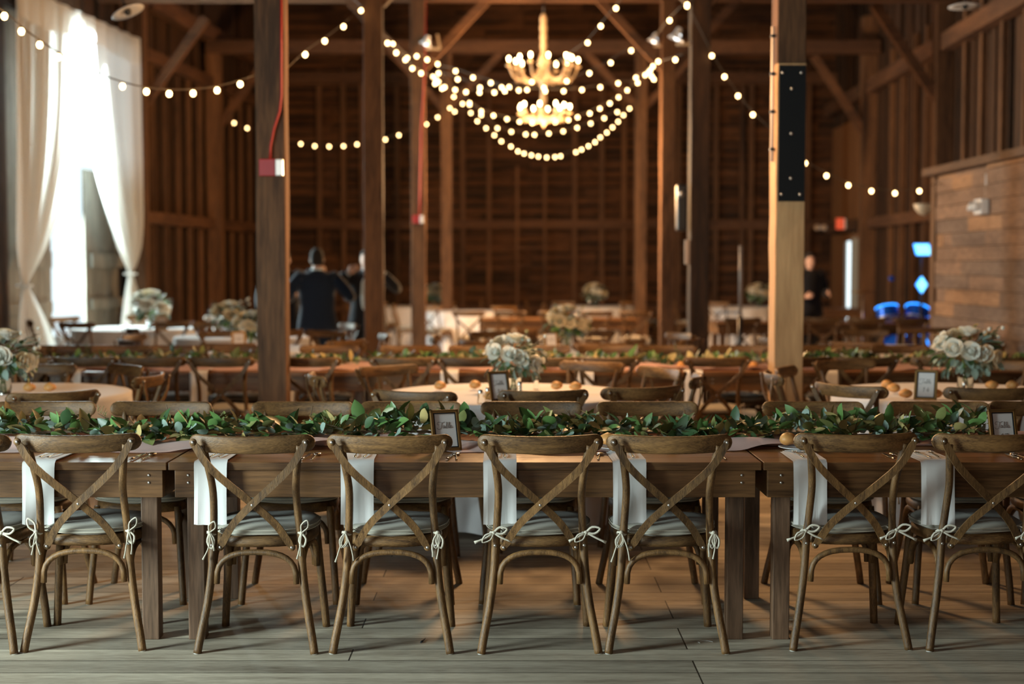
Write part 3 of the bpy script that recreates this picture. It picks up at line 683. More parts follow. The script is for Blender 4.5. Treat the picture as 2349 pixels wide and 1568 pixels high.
# ---- middle distance
T5 = [((-2.42, 13.3), 'behind the nearest dark post'), ((.51, 13.3), 'at mid room below the chandelier'), ((3.55, 13.3), 'behind the second row, right of the aisle'), ((-4.7, 17.7), 'left, in front of the curtained door')]
q = 0
for k, (c, wh) in enumerate(T5):
    round_table(*c, .76, wh, 10+k)
    n = 7; names = ['front', 'front right', 'right', 'rear right', 'rear left', 'left', 'front left']
    for i in range(n):
        a = -PI/2 + 2*PI*i/n + .2*k; x, y = c[0]+.95*math.cos(a), c[1]+.95*math.sin(a)
        chair(x, y, face(x, y, c), 'chair at the %s of the table %s' % (names[i], wh), 'chairs around the mid-distance round tables')
c = (-2.95, 15.65)
round_table(*c, .76, 'with greenery just left of the nearest dark post', 19)
for i, nm in enumerate(('front', 'right', 'rear', 'left')):
    a = -PI/2 + PI/2*i + .5; x, y = c[0]+.95*math.cos(a), c[1]+.95*math.sin(a)
    chair(x, y, face(x, y, c), 'cross-back chair at the %s of the table beside the man in navy' % nm, 'chairs around the round tables in the middle distance')
GT3 = 'dark long tables far back'
farm_table(-.5, 1.85, 20.9, 21.8, ZT, 'dark farm table far back, below the ladder', GT3, 'table_x')
farm_table(2.65, 5.35, 18.4, 19.3, .78, 'long dark table in front of the exit door and drums', GT3, 'table_x')
for i in range(5): chair(-.6 + i*.6, 20.75, R.uniform(-.1, .1), 'cross-back chair at the dark tables far back, %s from the left' % ORD[i], 'chairs at the dark tables far back')
for i in range(5): chair(2.9 + i*.53, 18.2, R.uniform(-.15, .15), 'cross-back chair at the long dark table before the drums, %s from the left' % ORD[i], 'chairs at the table before the drums')
far = [((P(950, 700, Y=27).x, 27.0), 'far back between two posts left of the aisle'), ((P(1075, 700, Y=24.3).x, 24.3), 'far back, left of the ladder'), ((P(1362, 700, Y=27.2).x, 27.2), 'far back, right of the ladder'), ((P(1700, 700, Y=26.8).x, 26.8), 'far back behind the pale new post')]
for k, (c, wh) in enumerate(far):
    round_table(*c, .80, wh, 30+k)
    for i, nm in enumerate(('front left', 'front right', 'right', 'left')):
        a = (-PI*.66, -PI*.34, 0, PI)[i]; x, y = c[0]+1.0*math.cos(a), c[1]+1.0*math.sin(a)
        chair(x, y, face(x, y, c), 'chair, %s of the table %s' % (nm, wh), 'chairs around the far round tables')
# spindle-backed bench
t = thing('spindle_bench', 'dark spindle-backed bench against the plank partition', 'bench', (4.28, 14.2, 0))
MB().bx((-.42, -.03, .86), (.30, .03, .91)).build('top_rail', M['table_x'], t); MB().bx((-.42, -.03, .42), (.30, .40, .46)).build('seat', M['table_x'], t)
for k in range(7): x = -.36 + k*.105; MB().tube([(x, 0, .46), (x, 0, .86)], .012, 6).build('spindle', M['chair_z'], t)
for x in (-.4, .28):
    for y in (0, .36): MB().bx((x-.02, y-.02, 0), (x+.02, y+.02, .42)).build('leg', M['table_z'], t)

# ================================================================ leaves
def leaf(mb, base, d, up, L, W, mi, bend=.25, rnd_=False):
    d = d.normalized(); s = d.cross(up)
    if s.length < 1e-3: s = Vector((1, 0, 0))
    s.normalize(); n = s.cross(d)
    ps = ((0, .04), (.12, .50), (.30, .88), (.50, 1), (.70, .84), (.87, .46), (1, .02)) if not rnd_ else ((0, .1), (.10, .62), (.28, .93), (.5, 1.0), (.72, .93), (.90, .62), (1, .15))
    vs = []; 
    for u, w_ in ps:
        c = base + d*(u*L) - n*(bend*L*u*u)
        vs += [c - s*(w_*W/2) + n*(.12*W*w_), c, c + s*(w_*W/2) + n*(.12*W*w_)]
    fs = []
    for i in range(6): a = i*3; fs += [(a, a+1, a+4, a+3), (a+1, a+2, a+5, a+4)]
    mb.add(vs, fs, mi, True)
LM = [M['leaf1'], M['leaf2'], M['leaf5'], M['leaf3'], M['leaf4']]
def rv(a=1): return Vector((R.uniform(-a, a), R.uniform(-a, a), R.uniform(-a, a)))
def garland(x0, x1, yc, z0, n, w_, h, label, far=False):
    t = thing('leaf_garland', label, 'garland', ((x0+x1)/2, yc, z0), 0, 'leaf garlands along the long tables'); cx = (x0+x1)/2
    A, B, C = MB(), MB(), MB()
    for i in range(n):
        x = R.uniform(x0, x1) - cx; a = R.uniform(0, PI); hh = h*(.62 + .38*math.sin(x*2.3+1)*math.sin(x*5.1))
        r = R.uniform(.25, .8); base = Vector((x, math.cos(a)*w_*r, .012 + math.sin(a)*hh*r))
        d = Vector((R.uniform(-1, 1), math.cos(a)*.9 + R.uniform(-.4, .4), math.sin(a)*.75 + R.uniform(-.2, .3)))
        k = R.random(); zone = math.sin(x*1.3 - .5)
        if k < .25 + .18*(x < -1.3):
            leaf(B, base, d, Vector((0, 0, 1)) + rv(.7), R.uniform(.035, .055), R.uniform(.035, .05), 3, .1, True)
        else:
            L = R.uniform(.055, .105); mi = R.choice((0, 0, 0, 1, 1, 2, 2, 0, 4) if k < .95 else (4,))
            leaf(A, base, d, Vector((0, 0, 1)) + rv(.8), L, L*R.uniform(.42, .62), mi, R.uniform(.05, .35))
    o = A.build('green_leaves', LM, t); o['kind'] = 'stuff'; o = B.build('eucalyptus_leaves', LM, t); o['label'] = 'round silvery leaves'; o['kind'] = 'stuff'
    for i in range(int((x1-x0)*6)):
        x = R.uniform(x0, x1) - cx; p = Vector((x, R.uniform(-.06, .06), .04)); d = Vector((R.uniform(-1, 1), R.uniform(-.4, .4), R.uniform(.1, .6))).normalized()
        C.tube(sm([p, p + d*.07, p + d*.13 + Vector((0, 0, -.01))], 2), .0018, 4)
        if R.random() < .35:      # feathery fern sprig
            for k in range(14):
                q = p + d*(.03 + .008*k); C.tube([q, q + Vector((R.uniform(-.02, .02), R.uniform(-.015, .015), R.uniform(.012, .035)))], .0009, 3, mi=1)
    C.tube([(x0-cx+.05*k*(x1-x0), .01*math.sin(k*2), .03+.008*math.sin(k*1.3)) for k in range(21)], .006, 5)
    o = C.build('stems', [M['twig'], M['leaf1']], t); o['kind'] = 'stuff'
    return t
YG = 6.27
garland(-3.6, P(2262, 990, Y=YG).x, YG, ZT+.018, 2300, .15, .130, 'long green leaf garland lying along the near table row')
garland(-5.7, -.1, (y2f+y2b)/2, ZT+.015, 900, .14, .115, 'leaf garland on the second table row, left half')
garland(0, 4.5, (y2f+y2b)/2, ZT+.015, 800, .14, .115, 'leaf garland on the second table row, right half')
def runner(x0, x1, yc, hw, label, seed):
    rr = random.Random(seed); f1 = [(rr.uniform(2, 11), rr.uniform(0, 6), rr.uniform(.3, 1)) for _ in range(6)]
    def fn(u, v):
        x = x0 + (x1-x0)*u; e = sum(a*math.sin(fr*x+ph) for fr, ph, a in f1)/3; w2 = hw*(1 + .20*e); y = yc + (v*2-1)*w2 + .03*math.sin(x*3.1+ph0)
        z = ZT + .004 + .042*max(0, math.sin(v*9 + x*4.3 + 2*math.sin(x*1.7)))*(.4+.6*abs(math.sin(x*2.1))) + .012*max(0, math.sin(x*13+v*3))*abs(v-.5)*2
        return (x, y, z)
    ph0 = rr.uniform(0, 6)
    o = MB().grid(fn, int((x1-x0)*45), 30).build('table_runner', M['blush']); return tag(o, label, 'table runner', 'blush table runners')
runner(-3.75, P(1740, 1030, Y=6.2).x+.12, 6.25, .26, 'crumpled blush runner under the near garland', 4)
runner(1.0, 3.7, 6.28, .20, 'blush runner continuing onto the right near table', 5)
runner(-5.7, 4.4, (y2f+y2b)/2, .38, 'rosy runner hanging along the second table row', 6)
# ================================================================ place settings on the near tables
def make_napkin():
    mb = MB(); W = .128; pts = [(.30, .0035), (.15, .0035), (.03, .004), (.006, .004), (-.004, -.002), (-.008, -.02), (-.010, -.10), (-.012, -.18), (-.013, -.248)]
    for lay in range(3):
        k = lay*.0035
        vs = []; fs = []
        for i, (y, z) in enumerate(pts):
            for j in range(7):
                u = j/6 - .5; hang = max(0, -z); wob = .012*hang/.25*math.sin(u*7 + lay)
                w_ = W*(1.0 - .05*min(1, hang*8) + .05*hang/.25) - lay*.006
                vs.append((u*w_ + .006*lay, y - (k if z < 0 else 0) - abs(wob), z + (k if y > 0 else 0)))
        for i in range(len(pts)-1):
            for j in range(6): fs.append((i*7+j, i*7+j+1, i*7+8+j, i*7+7+j))
        mb.add(vs, fs, smooth=True)
    return mb.build('napkin', M['linen'])
def make_fork():
    mb = MB(); mb.tube(sm([(0, 0, .004), (0, .05, .005), (0, .12, .004), (0, .135, .003)], 3), [.0050]*4 + [.0032]*6, 6, flat=.45)
    mb.box((0, .145, .0045), (.021, .022, .0016))
    for k in range(4): x = -.009 + .006*k; mb.tube([(x, .155, .0045), (x, .175, .0065), (x, .195, .0045)], [.0013, .0012, .0007], 5)
    return mb.build('fork', M['silver'])
def make_spoon():
    mb = MB(); mb.tube(sm([(0, 0, .004), (0, .05, .005), (0, .12, .004), (0, .14, .0035)], 3), [.0050]*4 + [.003]*6, 6, flat=.45)
    mb.sphere((0, .163, .006), .021, 8, sc=(.95, 1.25, .28)); return mb.build('spoon', M['silver'])
def make_knife():
    mb = MB(); mb.tube([(0, 0, .005), (0, .04, .006), (0, .09, .005)], [.006, .0068, .0052], 8, flat=.6)
    mb.add([(-.008,.09,.004),(.008,.09,.004),(.009,.18,.004),(.002,.205,.004),(-.006,.19,.004),(-.008,.09,.006),(.008,.09,.006),(.009,.18,.005),(.002,.205,.005),(-.006,.19,.005)], [(0,1,2,3,4),(9,8,7,6,5),(0,5,6,1),(1,6,7,2),(2,7,8,3),(3,8,9,4),(4,9,5,0)])
    return mb.build('knife', M['silver'])
KN, KF, KS, KK = Kind(tag(make_napkin(), None, 'napkin')), Kind(tag(make_fork(), None, 'fork')), Kind(tag(make_spoon(), None, 'spoon')), Kind(tag(make_knife(), None, 'knife'))
def make_roll():
    mb = MB(); mb.grid(lambda u, v: (.040*math.sin(PI*v*.999+.001)*math.cos(2*PI*u)*(1+.06*math.sin(u*12)), .038*math.sin(PI*v*.999+.001)*math.sin(2*PI*u), .026 - .030*math.cos(PI*v)*(1 if v > .5 else .75) + .002*math.sin(9*u+5*v)), 18, 12, closed_u=True)
    return mb.build('bread_roll', M['bread'])
KR = Kind(tag(make_roll(), None, 'bread roll'))
t = MB().lathe([(.001, .003), (.045, .003), (.078, .012), (.080, .014), (.076, .0145), (.045, .006), (.001, .006)], 28).build('bread_plate', M['plate']); KP = Kind(tag(t, None, 'plate'))
sets = [(88, 'below the leftmost near chair rail'), (482, 'behind the second full near chair'), (818, 'left of the Table 9 sign'), (1145, 'right of the Table 9 sign'), (1442, 'left of the right-hand table legs'), (1856, 'just right of the near bread roll'), (2148, 'at the far right of the near tables')]
for i, (px, wh) in enumerate(sets):
    x = P(px, 1060, z=ZT).x
    KN.put((x, yf, ZT), R.uniform(-.04, .04), 'white napkin hanging over the table edge %s' % wh, 'napkins on the near tables')
    for q in (0, 1):
        KF.put((x - .012 + .035*q, yf+.035+R.uniform(0, .012), ZT+.011), R.uniform(-.10, .10), '%s fork on the napkin %s' % (('outer', 'inner')[q], wh), 'forks on the near napkins')
    x2 = x + .39
    KK.put((x2-.03, yf+.04, ZT+.001), R.uniform(-.12, .05), 'knife in the setting whose napkin is %s' % wh, 'knives on the near tables')
    KS.put((x2+.01, yf+.05, ZT+.001), R.uniform(-.15, .1), 'spoon in the setting whose napkin is %s' % wh, 'spoons on the near tables')
for px, py, wh in ((1800, 1024, 'left of the second chair from the right'), (1392, 1024, 'between two near chairs at the centre right')):
    p = P(px, py, z=ZT+.01); KP.put((p.x+.04, p.y-.07, ZT+.006), 0, 'white bread plate %s' % wh, 'bread plates on the near tables')
    KR.put((p.x, p.y-.08, ZT+.024), R.uniform(0, 3), 'glossy bread roll on the near table %s' % wh, 'bread rolls on the near tables')
rolls = [(68, 897, 'left of the two at the far left table'), (115, 897, 'right of the two at the far left table'), (1010, 893, 'behind the pale chair rail left of the middle bouquet'), (1090, 891, 'left of the framed card on the middle round table'), (1124, 917, 'in front of the framed card on the middle round table'),
         (1277, 893, 'right of the middle bouquet'), (1320, 895, 'second to the right of the middle bouquet'), (2035, 890, 'left of the Table 14 sign, rearmost'), (2050, 899, 'left of the Table 14 sign, middle'), (2077, 912, 'left of the Table 14 sign, nearest'), (2146, 912, 'at the foot of the Table 14 sign'), (2275, 892, 'right of the right-hand bouquet'), (2322, 892, 'at the right edge behind the dark chair')]
for px, py, wh in rolls:
    p = P(px, py, z=.76); KR.put((p.x, p.y, .757), R.uniform(0, 3), 'bread roll %s' % wh, 'bread rolls on the round tables')
for px, wh in ((1563, 'on the second row left of the new post'), (1728, 'on the second row just left of the new post'), (1243, 'on the second row behind the middle bouquet')):
    p = P(px, 838, z=ZT); KR.put((P(px, 838, Y=y2f+.2).x, y2f+.2, ZT+.006), R.uniform(0, 3), 'bread roll %s' % wh, 'bread rolls on the second table row')
for px, wh in ((165, 'far left'), (455, 'left of the nearest dark post'), (1030, 'left of the middle bouquet'), (1340, 'right of the middle bouquet'), (1590, 'left of the new post'), (1900, 'right of the new post')):
    KN.put((P(px, 840, Y=y2f).x, y2f, ZT), 0, 'napkin hanging from the second table row, %s' % wh, 'napkins on the second table row')
# ================================================================ framed table signs
SCRIPT = [[(2.4,2.3),(1.6,2.05),(.8,2.2),(0,2.3),(-.5,1.8),(-.2,1.3),(.1,1.4)], [(1.35,2.15),(1.1,1.2),(.7,0),(.2,-.35),(-.5,-.15),(-.75,.35)],
          [(2.3,.85),(1.9,1.0),(1.5,.5),(1.6,.05),(2.0,.2),(2.3,.9),(2.22,.1),(2.6,.2),(3.1,1.2),(3.3,2.1),(3.05,2.1),(2.9,1),(2.85,.1),(3.2,0),(3.5,.5),(3.3,.9),(3.7,.7),(4.1,1.4),(4.2,2.1),(4.0,2.1),(3.8,1),(3.85,.1),(4.2,.3),(4.7,.7),(4.6,1.05),(4.3,.8),(4.3,.15),(4.7,0),(5.2,.4)]]
DIG = {'9': [[(1,1.7),(.5,2.05),(.1,1.6),(.2,1.1),(.7,1.05),(1,1.7),(.9,.6),(.45,0),(0,.15)]], '1': [[(.1,1.5),(.45,1.75),(.75,2.05),(.5,1),(.3,0)]], '7': [[(0,1.75),(.2,2),(.7,1.95),(1.25,2.05),(.75,1),(.45,0)]], '4': [[(.95,2.05),(.5,1.3),(0,.65),(.6,.6),(1.2,.7)], [(1.05,1.3),(.9,.7),(.7,-.1)]]}
def sign(loc, rz, lean, num, label):
    t = thing('table_number_sign', label, 'sign', loc, 0, 'framed table number signs'); t.rotation_euler = (lean, 0, rz)
    W, H, B = .128, .178, .014
    mb = MB()
    for (a, b) in (((-W/2, 0), (W/2, B)), ((-W/2, H-B), (W/2, H)), ((-W/2, 0), (-W/2+B, H)), ((W/2-B, 0), (W/2, H))): mb.bx((a[0], -.007, a[1]), (b[0], .007, b[1]))
    mb.build('gold_frame', M['gold'], t, bevel=.003)
    mb = MB(); q = B
    for (a, b) in (((-W/2+q, q), (W/2-q, q+.004)), ((-W/2+q, H-q-.004), (W/2-q, H-q)), ((-W/2+q, q), (-W/2+q+.004, H-q)), ((W/2-q-.004, q), (W/2-q, H-q))): mb.bx((a[0], -.006, a[1]), (b[0], .004, b[1]))
    mb.build('black_liner', M['black'], t)
    c = MB().bx((-W/2+B, -.001, B), (W/2-B, .002, H-B)).build('card', M['paper'], t)
    mb = MB(); u = .0118
    for st in SCRIPT: mb.tube([(-.030 + x*u, -.0016, .098 + z*u) for x, z, in [(p.x, p.y) for p in sm([(a, b, 0) for a, b in st], 3)]], .00075, 4)
    xo = -.0075*len(num)
    for ch in num:
        for st in DIG[ch]: mb.tube([(xo + x*.0115, -.0016, .048 + z*.0125) for x, z in [(p.x, p.y) for p in sm([(a, b, 0) for a, b in st], 3)]], .0011, 4)
        xo += .020
    mb.build('lettering', M['ink'], c)
    MB().bar((0, .006, .10), (0, .055, .004), .04, .002).build('easel_back', M['black'], t)
    return t
p = P(1027, 1036, z=ZT); sign((p.x, p.y, ZT+.004), .38, -.30, '9', 'gold framed sign reading Table 9 on the near middle table')
p = P(2306, 1036, z=ZT); sign((p.x, p.y, ZT+.004), .20, -.22, '17', 'gold framed sign reading Table 17 at the right edge')
p = P(2122, 918, z=.755); sign((p.x, p.y, .757), -.42, -.30, '14', 'gold framed sign reading Table 14 on the right round table')
p = P(1150, 922, z=.755); sign((p.x, p.y, .757), .45, -.30, '14', 'gold framed card before the middle bouquet'); 
for px, Y, wh in ((548, 12.9, 'beside the post'), (1266, 12.8, 'below the chandelier'), (372, 17.0, 'beside the left bouquet')):
    sign((P(px, 760, Y=Y).x, Y, .757), .3, -.25, '1', 'small framed card on the mid-room table %s' % wh)
# shakers and glass vases
t = thing('salt_shaker', None, 'salt shaker'); MB().lathe([(.001, 0), (.017, 0), (.018, .004), (.013, .055), (.012, .06), (.001, .06)], 12).build('glass_body', M['glass'], t); MB().lathe([(.0135, .058), (.0135, .072), (.008, .08), (.001, .081)], 12).build('metal_cap', M['steel'], t)
KSh = Kind(t)
for px, py, wh in ((1102, 925, 'leftmost by the framed card'), (1119, 920, 'second by the framed card'), (1192, 905, 'right of the framed card'), (1230, 893, 'under the middle bouquet'), (2212, 905, 'under the right-hand bouquet')):
    p = P(px, py, z=.757); KSh.put((p.x, p.y, .757), 0, 'small glass salt shaker %s' % wh, 'salt shakers')
# ================================================================ bouquets
def rose(mb, c, r, mi, n_out=None):
    ax = n_out.normalized(); s = ax.cross(Vector((0, 0, 1)));
    if s.length < .1: s = Vector((1, 0, 0))
    s.normalize(); u = ax.cross(s)
    for ring, (k, rad, tilt) in enumerate(((5, 1, .35), (5, .75, .9), (4, .45, 1.3))):
        for i in range(k):
            a = 2*PI*i/k + ring*.7; d = s*math.cos(a) + u*math.sin(a); dd = d*math.cos(tilt) + ax*math.sin(tilt)
            leaf(mb, c + ax*(-.1*r) + d*.12*r, dd, ax, r*rad*1.05, r*rad*1.2, mi, -.35, True)
    mb.sphere(c + ax*.15*r, r*.38, 5, mi)
def bouquet(x, y, z, s, label, seed, white=.75, loose=False):
    rr = random.Random(seed); t = thing('flower_bouquet', label, 'bouquet', (x, y, z), 0, 'bouquets on the round tables')
    MB().lathe([(.001, 0), (.042, 0), (.05, .03), (.046, .10), (.043, .14), (.045, .15), (.042, .15), (.040, .14), (.043, .1), (.046, .03), (.001, .006)], 16).build('glass_vase', M['glass'], t)
    G = MB(); C0 = Vector((0, 0, .20*s/1.0))
    for i in range(130):
        a = rr.uniform(0, 2*PI); e = rr.uniform(-.9, 1.0); d = Vector((math.cos(a)*math.cos(e), math.sin(a)*math.cos(e), math.sin(e)))
        r = rr.uniform(.07, .15)*s; L = rr.uniform(.04, .07)*s; leaf(G, C0 + Vector((d.x*1.15*r, d.y*1.15*r, d.z*.8*r)), d + Vector((0, 0, -.3)), Vector((0, 0, 1)) + rv(.5), L, L*.6, rr.choice((0, 3, 3, 2, 3)), .3, rr.random() < .5)
    for i in range(7 if not loose else 14):
        a = rr.uniform(0, 2*PI); d = Vector((math.cos(a), math.sin(a)*.7, rr.uniform(-.5, .9))); p0 = C0; p1 = C0 + d.normalized()*rr.uniform(.17, .23)*s
        G.tube(sm([p0, p0.lerp(p1, .6) + Vector((0, 0, .03)), p1], 3), .002, 4, 5)
        for k in range(6): leaf(G, p0.lerp(p1, .45+.1*k) + Vector((0, 0, .012)), d + rv(.8), Vector((0, 0, 1)), .035*s, .025*s, rr.choice((3, 2, 4)), .2, True)
    for k in range(8):
        a = k*.8; G.tube([(math.cos(a)*.02, math.sin(a)*.02, .01), (math.cos(a+2)*.02, math.sin(a+2)*.02, .18*s)], .0022, 4, 0)
    o = G.build('foliage', LM + [M['twig']], t); o['kind'] = 'stuff'
    for i in range(26):
        a = 2.4*i + rr.uniform(-.3, .3); e = -.25 + 1.75*((i*.618) % 1); d = Vector((math.cos(a)*math.cos(e), math.sin(a)*math.cos(e), math.sin(e)))
        w_ = rr.random() < white; p = C0 + Vector((d.x*.155*s, d.y*.155*s, d.z*.120*s)); mb = MB()
        rose(mb, p, rr.uniform(.040, .058)*s, 0, d); mb.build('rose' if w_ else 'cream_rose', M['petal'] if w_ else M['petal2'], t)
    if loose or white > .9:
        for k in range(5):
            a = rr.uniform(-.5, 1.2); p = C0 + Vector((math.cos(a)*.2*s, rr.uniform(-.05, .05), (.03+.15*rr.random())*s)); mb = MB().sphere(p, .012*s, 6); mb.tube([C0, p], .001, 3); mb.build('button_flower', M['petal'], t)
    return t
bouquet(P(1178, 830, Y=8.72).x, 8.72, .752, 1.0, 'large white rose and eucalyptus bouquet on the middle round table', 1, .95)
bouquet(P(2215, 830, Y=8.8).x, 8.8, .752, 1.12, 'loose white and dark green bouquet on the right round table', 2, .8, True)
bouquet(P(6, 830, Y=8.6).x, 8.6, .752, 1.1, 'cream bouquet cut off by the left edge of the photo', 3, .6, True)
bouquet(P(345, 730, Y=17.6).x, 17.6, .752, 1.35, 'pale white bouquet in front of the bright curtained door', 4, .9)
bouquet(P(575, 750, Y=13.3).x, 13.3, .752, 1.0, 'cream and green bouquet half hidden by the nearest dark post', 5, .5, True)
bouquet(P(1300, 750, Y=13.3).x, 13.3, .752, 1.15, 'dusty gold bouquet below the chandelier in the middle distance', 6, .1, True)
bouquet(P(525, 725, Y=15.6).x, 15.6, .752, 1.1, 'green leafy bouquet left of the nearest dark post', 7, .1, True)
for k, (px, Y, wh) in enumerate(((997, 26.6, 'far back between the left posts'), (1365, 27.2, 'far back right of the ladder'), (1738, 26.8, 'far back behind the new post'))):
    bouquet(P(px, 690, Y=Y).x, Y, .752, 1.25, 'golden-lit bouquet %s' % wh, 20+k, .3)
# ================================================================ string lights
def make_bulb(mb_c, par, p):
    o = MB().sphere((0, 0, -.032), .021, 6, sc=(1, 1, 1.15)).build('bulb', M['bulb'], par) if not BULB else BULB[0].copy()
    if BULB: S.collection.objects.link(o); o.parent = par
    else: BULB.append(o)
    o.location = p; mb_c.tube([p, p + Vector((0, 0, -.018))], .009, 6)
BULB = []
def strand(px_pts, Y0, Y1, label, ext0=None, ext1=None):
    n = len(px_pts); xs = [p[0] for p in px_pts]; pts = []
    for (x, y) in px_pts:
        u = (x - xs[0])/(xs[-1]-xs[0]+1e-6); pts.append(P(x, y, Y=Y0 + (Y1-Y0)*u) + Vector((0, 0, .032)))
    t = thing('string_light', label, 'string lights', (0, 0, 0), 0, 'festoon light strings'); c = MB()
    for p in pts: make_bulb(c, t, p)
    cp = ([Vector(ext0)] if ext0 is not None else []) + pts + ([Vector(ext1)] if ext1 is not None else [])
    c.tube(sm(cp, 2), .005, 5); c.build('cord', M['cord'], t); return t
E_ = lambda px, py, Y: P(px, py, Y=Y)
strand([(1032,248),(1043,256),(1080,259),(1095,278),(1115,294),(1134,310),(1150,324),(1172,336),(1188,347),(1202,352),(1219,356),(1235,359),(1254,361),(1273,360),(1286,358),(1321,349),(1334,343),(1350,335),(1365,326),(1377,315),(1392,304),(1405,292),(1418,279),(1430,264),(1444,249)], 25.2, 25.2, 'lowest string of lights, a deep curve under the chandelier', E_(1020, 236, 25.38), E_(1464, 236, 25.38))
strand([(1041,222),(1061,238),(1077,240),(1104,264),(1141,294),(1173,302),(1206,308),(1226,309),(1259,306),(1292,301),(1324,293),(1355,283),(1386,271),(1416,257)], 24, 24, 'second lowest string of lights just under the chandelier tip', E_(1020, 190, 21), E_(1450, 240, 25.3))
strand([(1044,206),(1077,236),(1104,255),(1132,265),(1163,273),(1192,279),(1221,282),(1248,283),(1274,280),(1304,275),(1325,269),(1353,260),(1376,249),(1399,237),(1419,223),(1439,207)], 22.5, 22.5, 'string of lights crossing the lower tier of the chandelier', E_(1012, 170, 20.6), E_(1492, 170, 20.6))
strand([(1020,200),(1044,206),(1069,211),(1100,212),(1134,212),(1158,209),(1190,207),(1209,206),(1251,209),(1293,209),(1335,206),(1377,200),(1418,191),(1463,190)], 19.5, 19.5, 'flat string of lights between the two chandelier tiers', E_(1006, 180, 20.4), E_(1495, 172, 20.4))
strand([(1050,182),(1101,201),(1151,200),(1168,200),(1220,188),(1248,201),(1300,186),(1352,168),(1401,144),(1448,116),(1510,141)], 18.5, 17, 'string of lights rising to the right behind the chandelier', E_(1004, 165, 20.4), None)
strand([(1045,163),(1085,178),(1126,190)], 19, 18, 'short run of lights at the left post cluster', E_(1004, 150, 20.4), E_(1170, 205, 17.5))
strand([(1306,128),(1348,98),(1378,60),(1413,19)], 17, 15.7, 'string of lights rising to the upper right from the chandelier', E_(1250, 165, 18), E_(1440, -25, 15.2))
strand([(889,99),(909,121),(930,137),(946,157),(966,168),(1001,188),(1014,203)], 15.8, 20, 'lower string of lights running from the second left post to the cluster', E_(884, 92, 15.6), None)
strand([(850,53),(863,75),(901,101),(934,133),(956,129),(980,137),(1004,147),(1006,168)], 15.6, 20, 'upper string of lights running down from the second left post', E_(828, 10, 15.4), None)
strand([(700,125),(745,94),(788,61),(828,24)], 12.5, 15.3, 'four lights rising to the second left post', E_(650, 165, 10.2), E_(845, 5, 15.4))
strand([(1549,137),(1498,152),(1480,172),(1459,178)], 15.6, 20.2, 'lights fanning left from the dark post beside the chandelier', E_(1578, 120, 15.4), E_(1450, 190, 20.4))
strand([(1488,166),(1495,175),(1492,161),(1500,182)], 20.1, 20.2, 'bright knot of bulbs on the right post by the chandelier')
strand([(993,176),(1000,182),(1006,188),(998,192)], 20.1, 20.2, 'bright knot of bulbs on the left post by the chandelier')
strand([(1536,47),(1576,11)], 16, 15.2, 'two lights at the top of the dark post', E_(1500, 88, 20.3), E_(1590, 0, 15.3))
strand([(1576,14),(1633,128),(1662,176),(1693,220),(1727,263),(1790,322),(1847,374),(1896,403),(1946,425),(1999,438),(2053,443),(2109,438)], 15.2, 16.4, 'string of lights sweeping down to the right wall', None, E_(2175, 415, 16.6))
strand([(10,37),(49,72),(91,103),(134,131),(205,170),(281,198),(336,210),(388,215),(443,214),(498,207),(551,193),(600,176)], 9.0, 11.5, 'string of lights in front of the white curtains', E_(-30, 5, 8.8), E_(640, 150, 10.3))
strand([(510,267),(537,282),(567,294),(605,309),(645,321),(690,330),(722,335),(755,336),(788,335),(819,331),(852,326),(884,320),(915,310),(948,298),(978,285),(1004,269)], 26.2, 25.3, 'long low string of lights across the left aisle', E_(488, 245, 26.5), E_(1025, 250, 25.3))
# ================================================================ chandeliers
def chandelier(x, Y, dz, label, energy):
    t = thing('chandelier', label, 'chandelier', (x, Y, dz), 0, 'two-tier chandeliers')
    zz = lambda py: CAMZ + (609-py)*20.5/F
    b = MB().lathe([(.001, zz(38)), (.03, zz(42)), (.055, zz(52)), (.045, zz(62)), (.06, zz(72)), (.04, zz(84)), (.058, zz(92)), (.04, zz(103)), (.055, zz(112)), (.035, zz(124)), (.06, zz(136)), (.09, zz(150)), (.05, zz(165)), (.10, zz(185)), (.05, zz(200)), (.035, zz(215)), (.05, zz(235)), (.03, zz(250)), (.09, zz(268)), (.05, zz(282)), (.015, zz(292)), (.001, zz(296))], 14).build('stem', M['crystal'], t)
    b['label'] = 'cream wrapped stem'
    MB().tube([(0, 0, zz(40)), (0, 0, 5.30 - dz)], .012, 6).build('hook', M['black'], t)
    l2 = light('chandelier_glow', 'POINT', (0, 0, 0), energy*.10, WARM, .15); l2.parent = t; l2.location = (-.35, -.75, zz(105))
    k_ = 0
    for (n, r, zb, zl, zc) in ((12, .50, zz(141), zz(188), zz(158)), (10, .38, zz(246), zz(277), zz(262))):
        for i in range(n):
            a = 2*PI*i/n + .13; ca, sa = math.cos(a), math.sin(a); rr_ = r*(1 if i % 2 == 0 else .86)
            arm = MB().tube(sm([(.04*ca, .04*sa, zc-.03), (.35*r*ca, .35*r*sa, zl), (.8*rr_*ca, .8*rr_*sa, zl+.01), (rr_*ca, rr_*sa, zc)], 4), .013, 6)
            arm.lathe([(.001, 0), (.035, .0), (.045, .02), (.014, .022), (.012, .055), (.001, .055)], 10, (rr_*ca, rr_*sa, zc-.01))
            for q in range(4): arm.sphere((.3*r*ca + q*.16*r*ca, .3*r*sa + q*.16*r*sa, zl-.02), .012, 4, sc=(.8,.8,1.4))
            o = arm.build('arm', M['crystal'], t)
            MB().sphere((rr_*ca, rr_*sa, zb-.01), .018, 6, sc=(1, 1, 1.9)).build('candle_bulb', M['candle'], o)
    l_ = light('chandelier_glow', 'POINT', (0, 0, 0), energy, WARM, .3); l_.parent = t; l_.location = (0, -.05, zz(296) - .65)
    return t
chandelier(P(1247, 150, Y=20.45).x, 20.45, 0, 'cream two-tier chandelier glowing at the top centre of the photo', 1000)
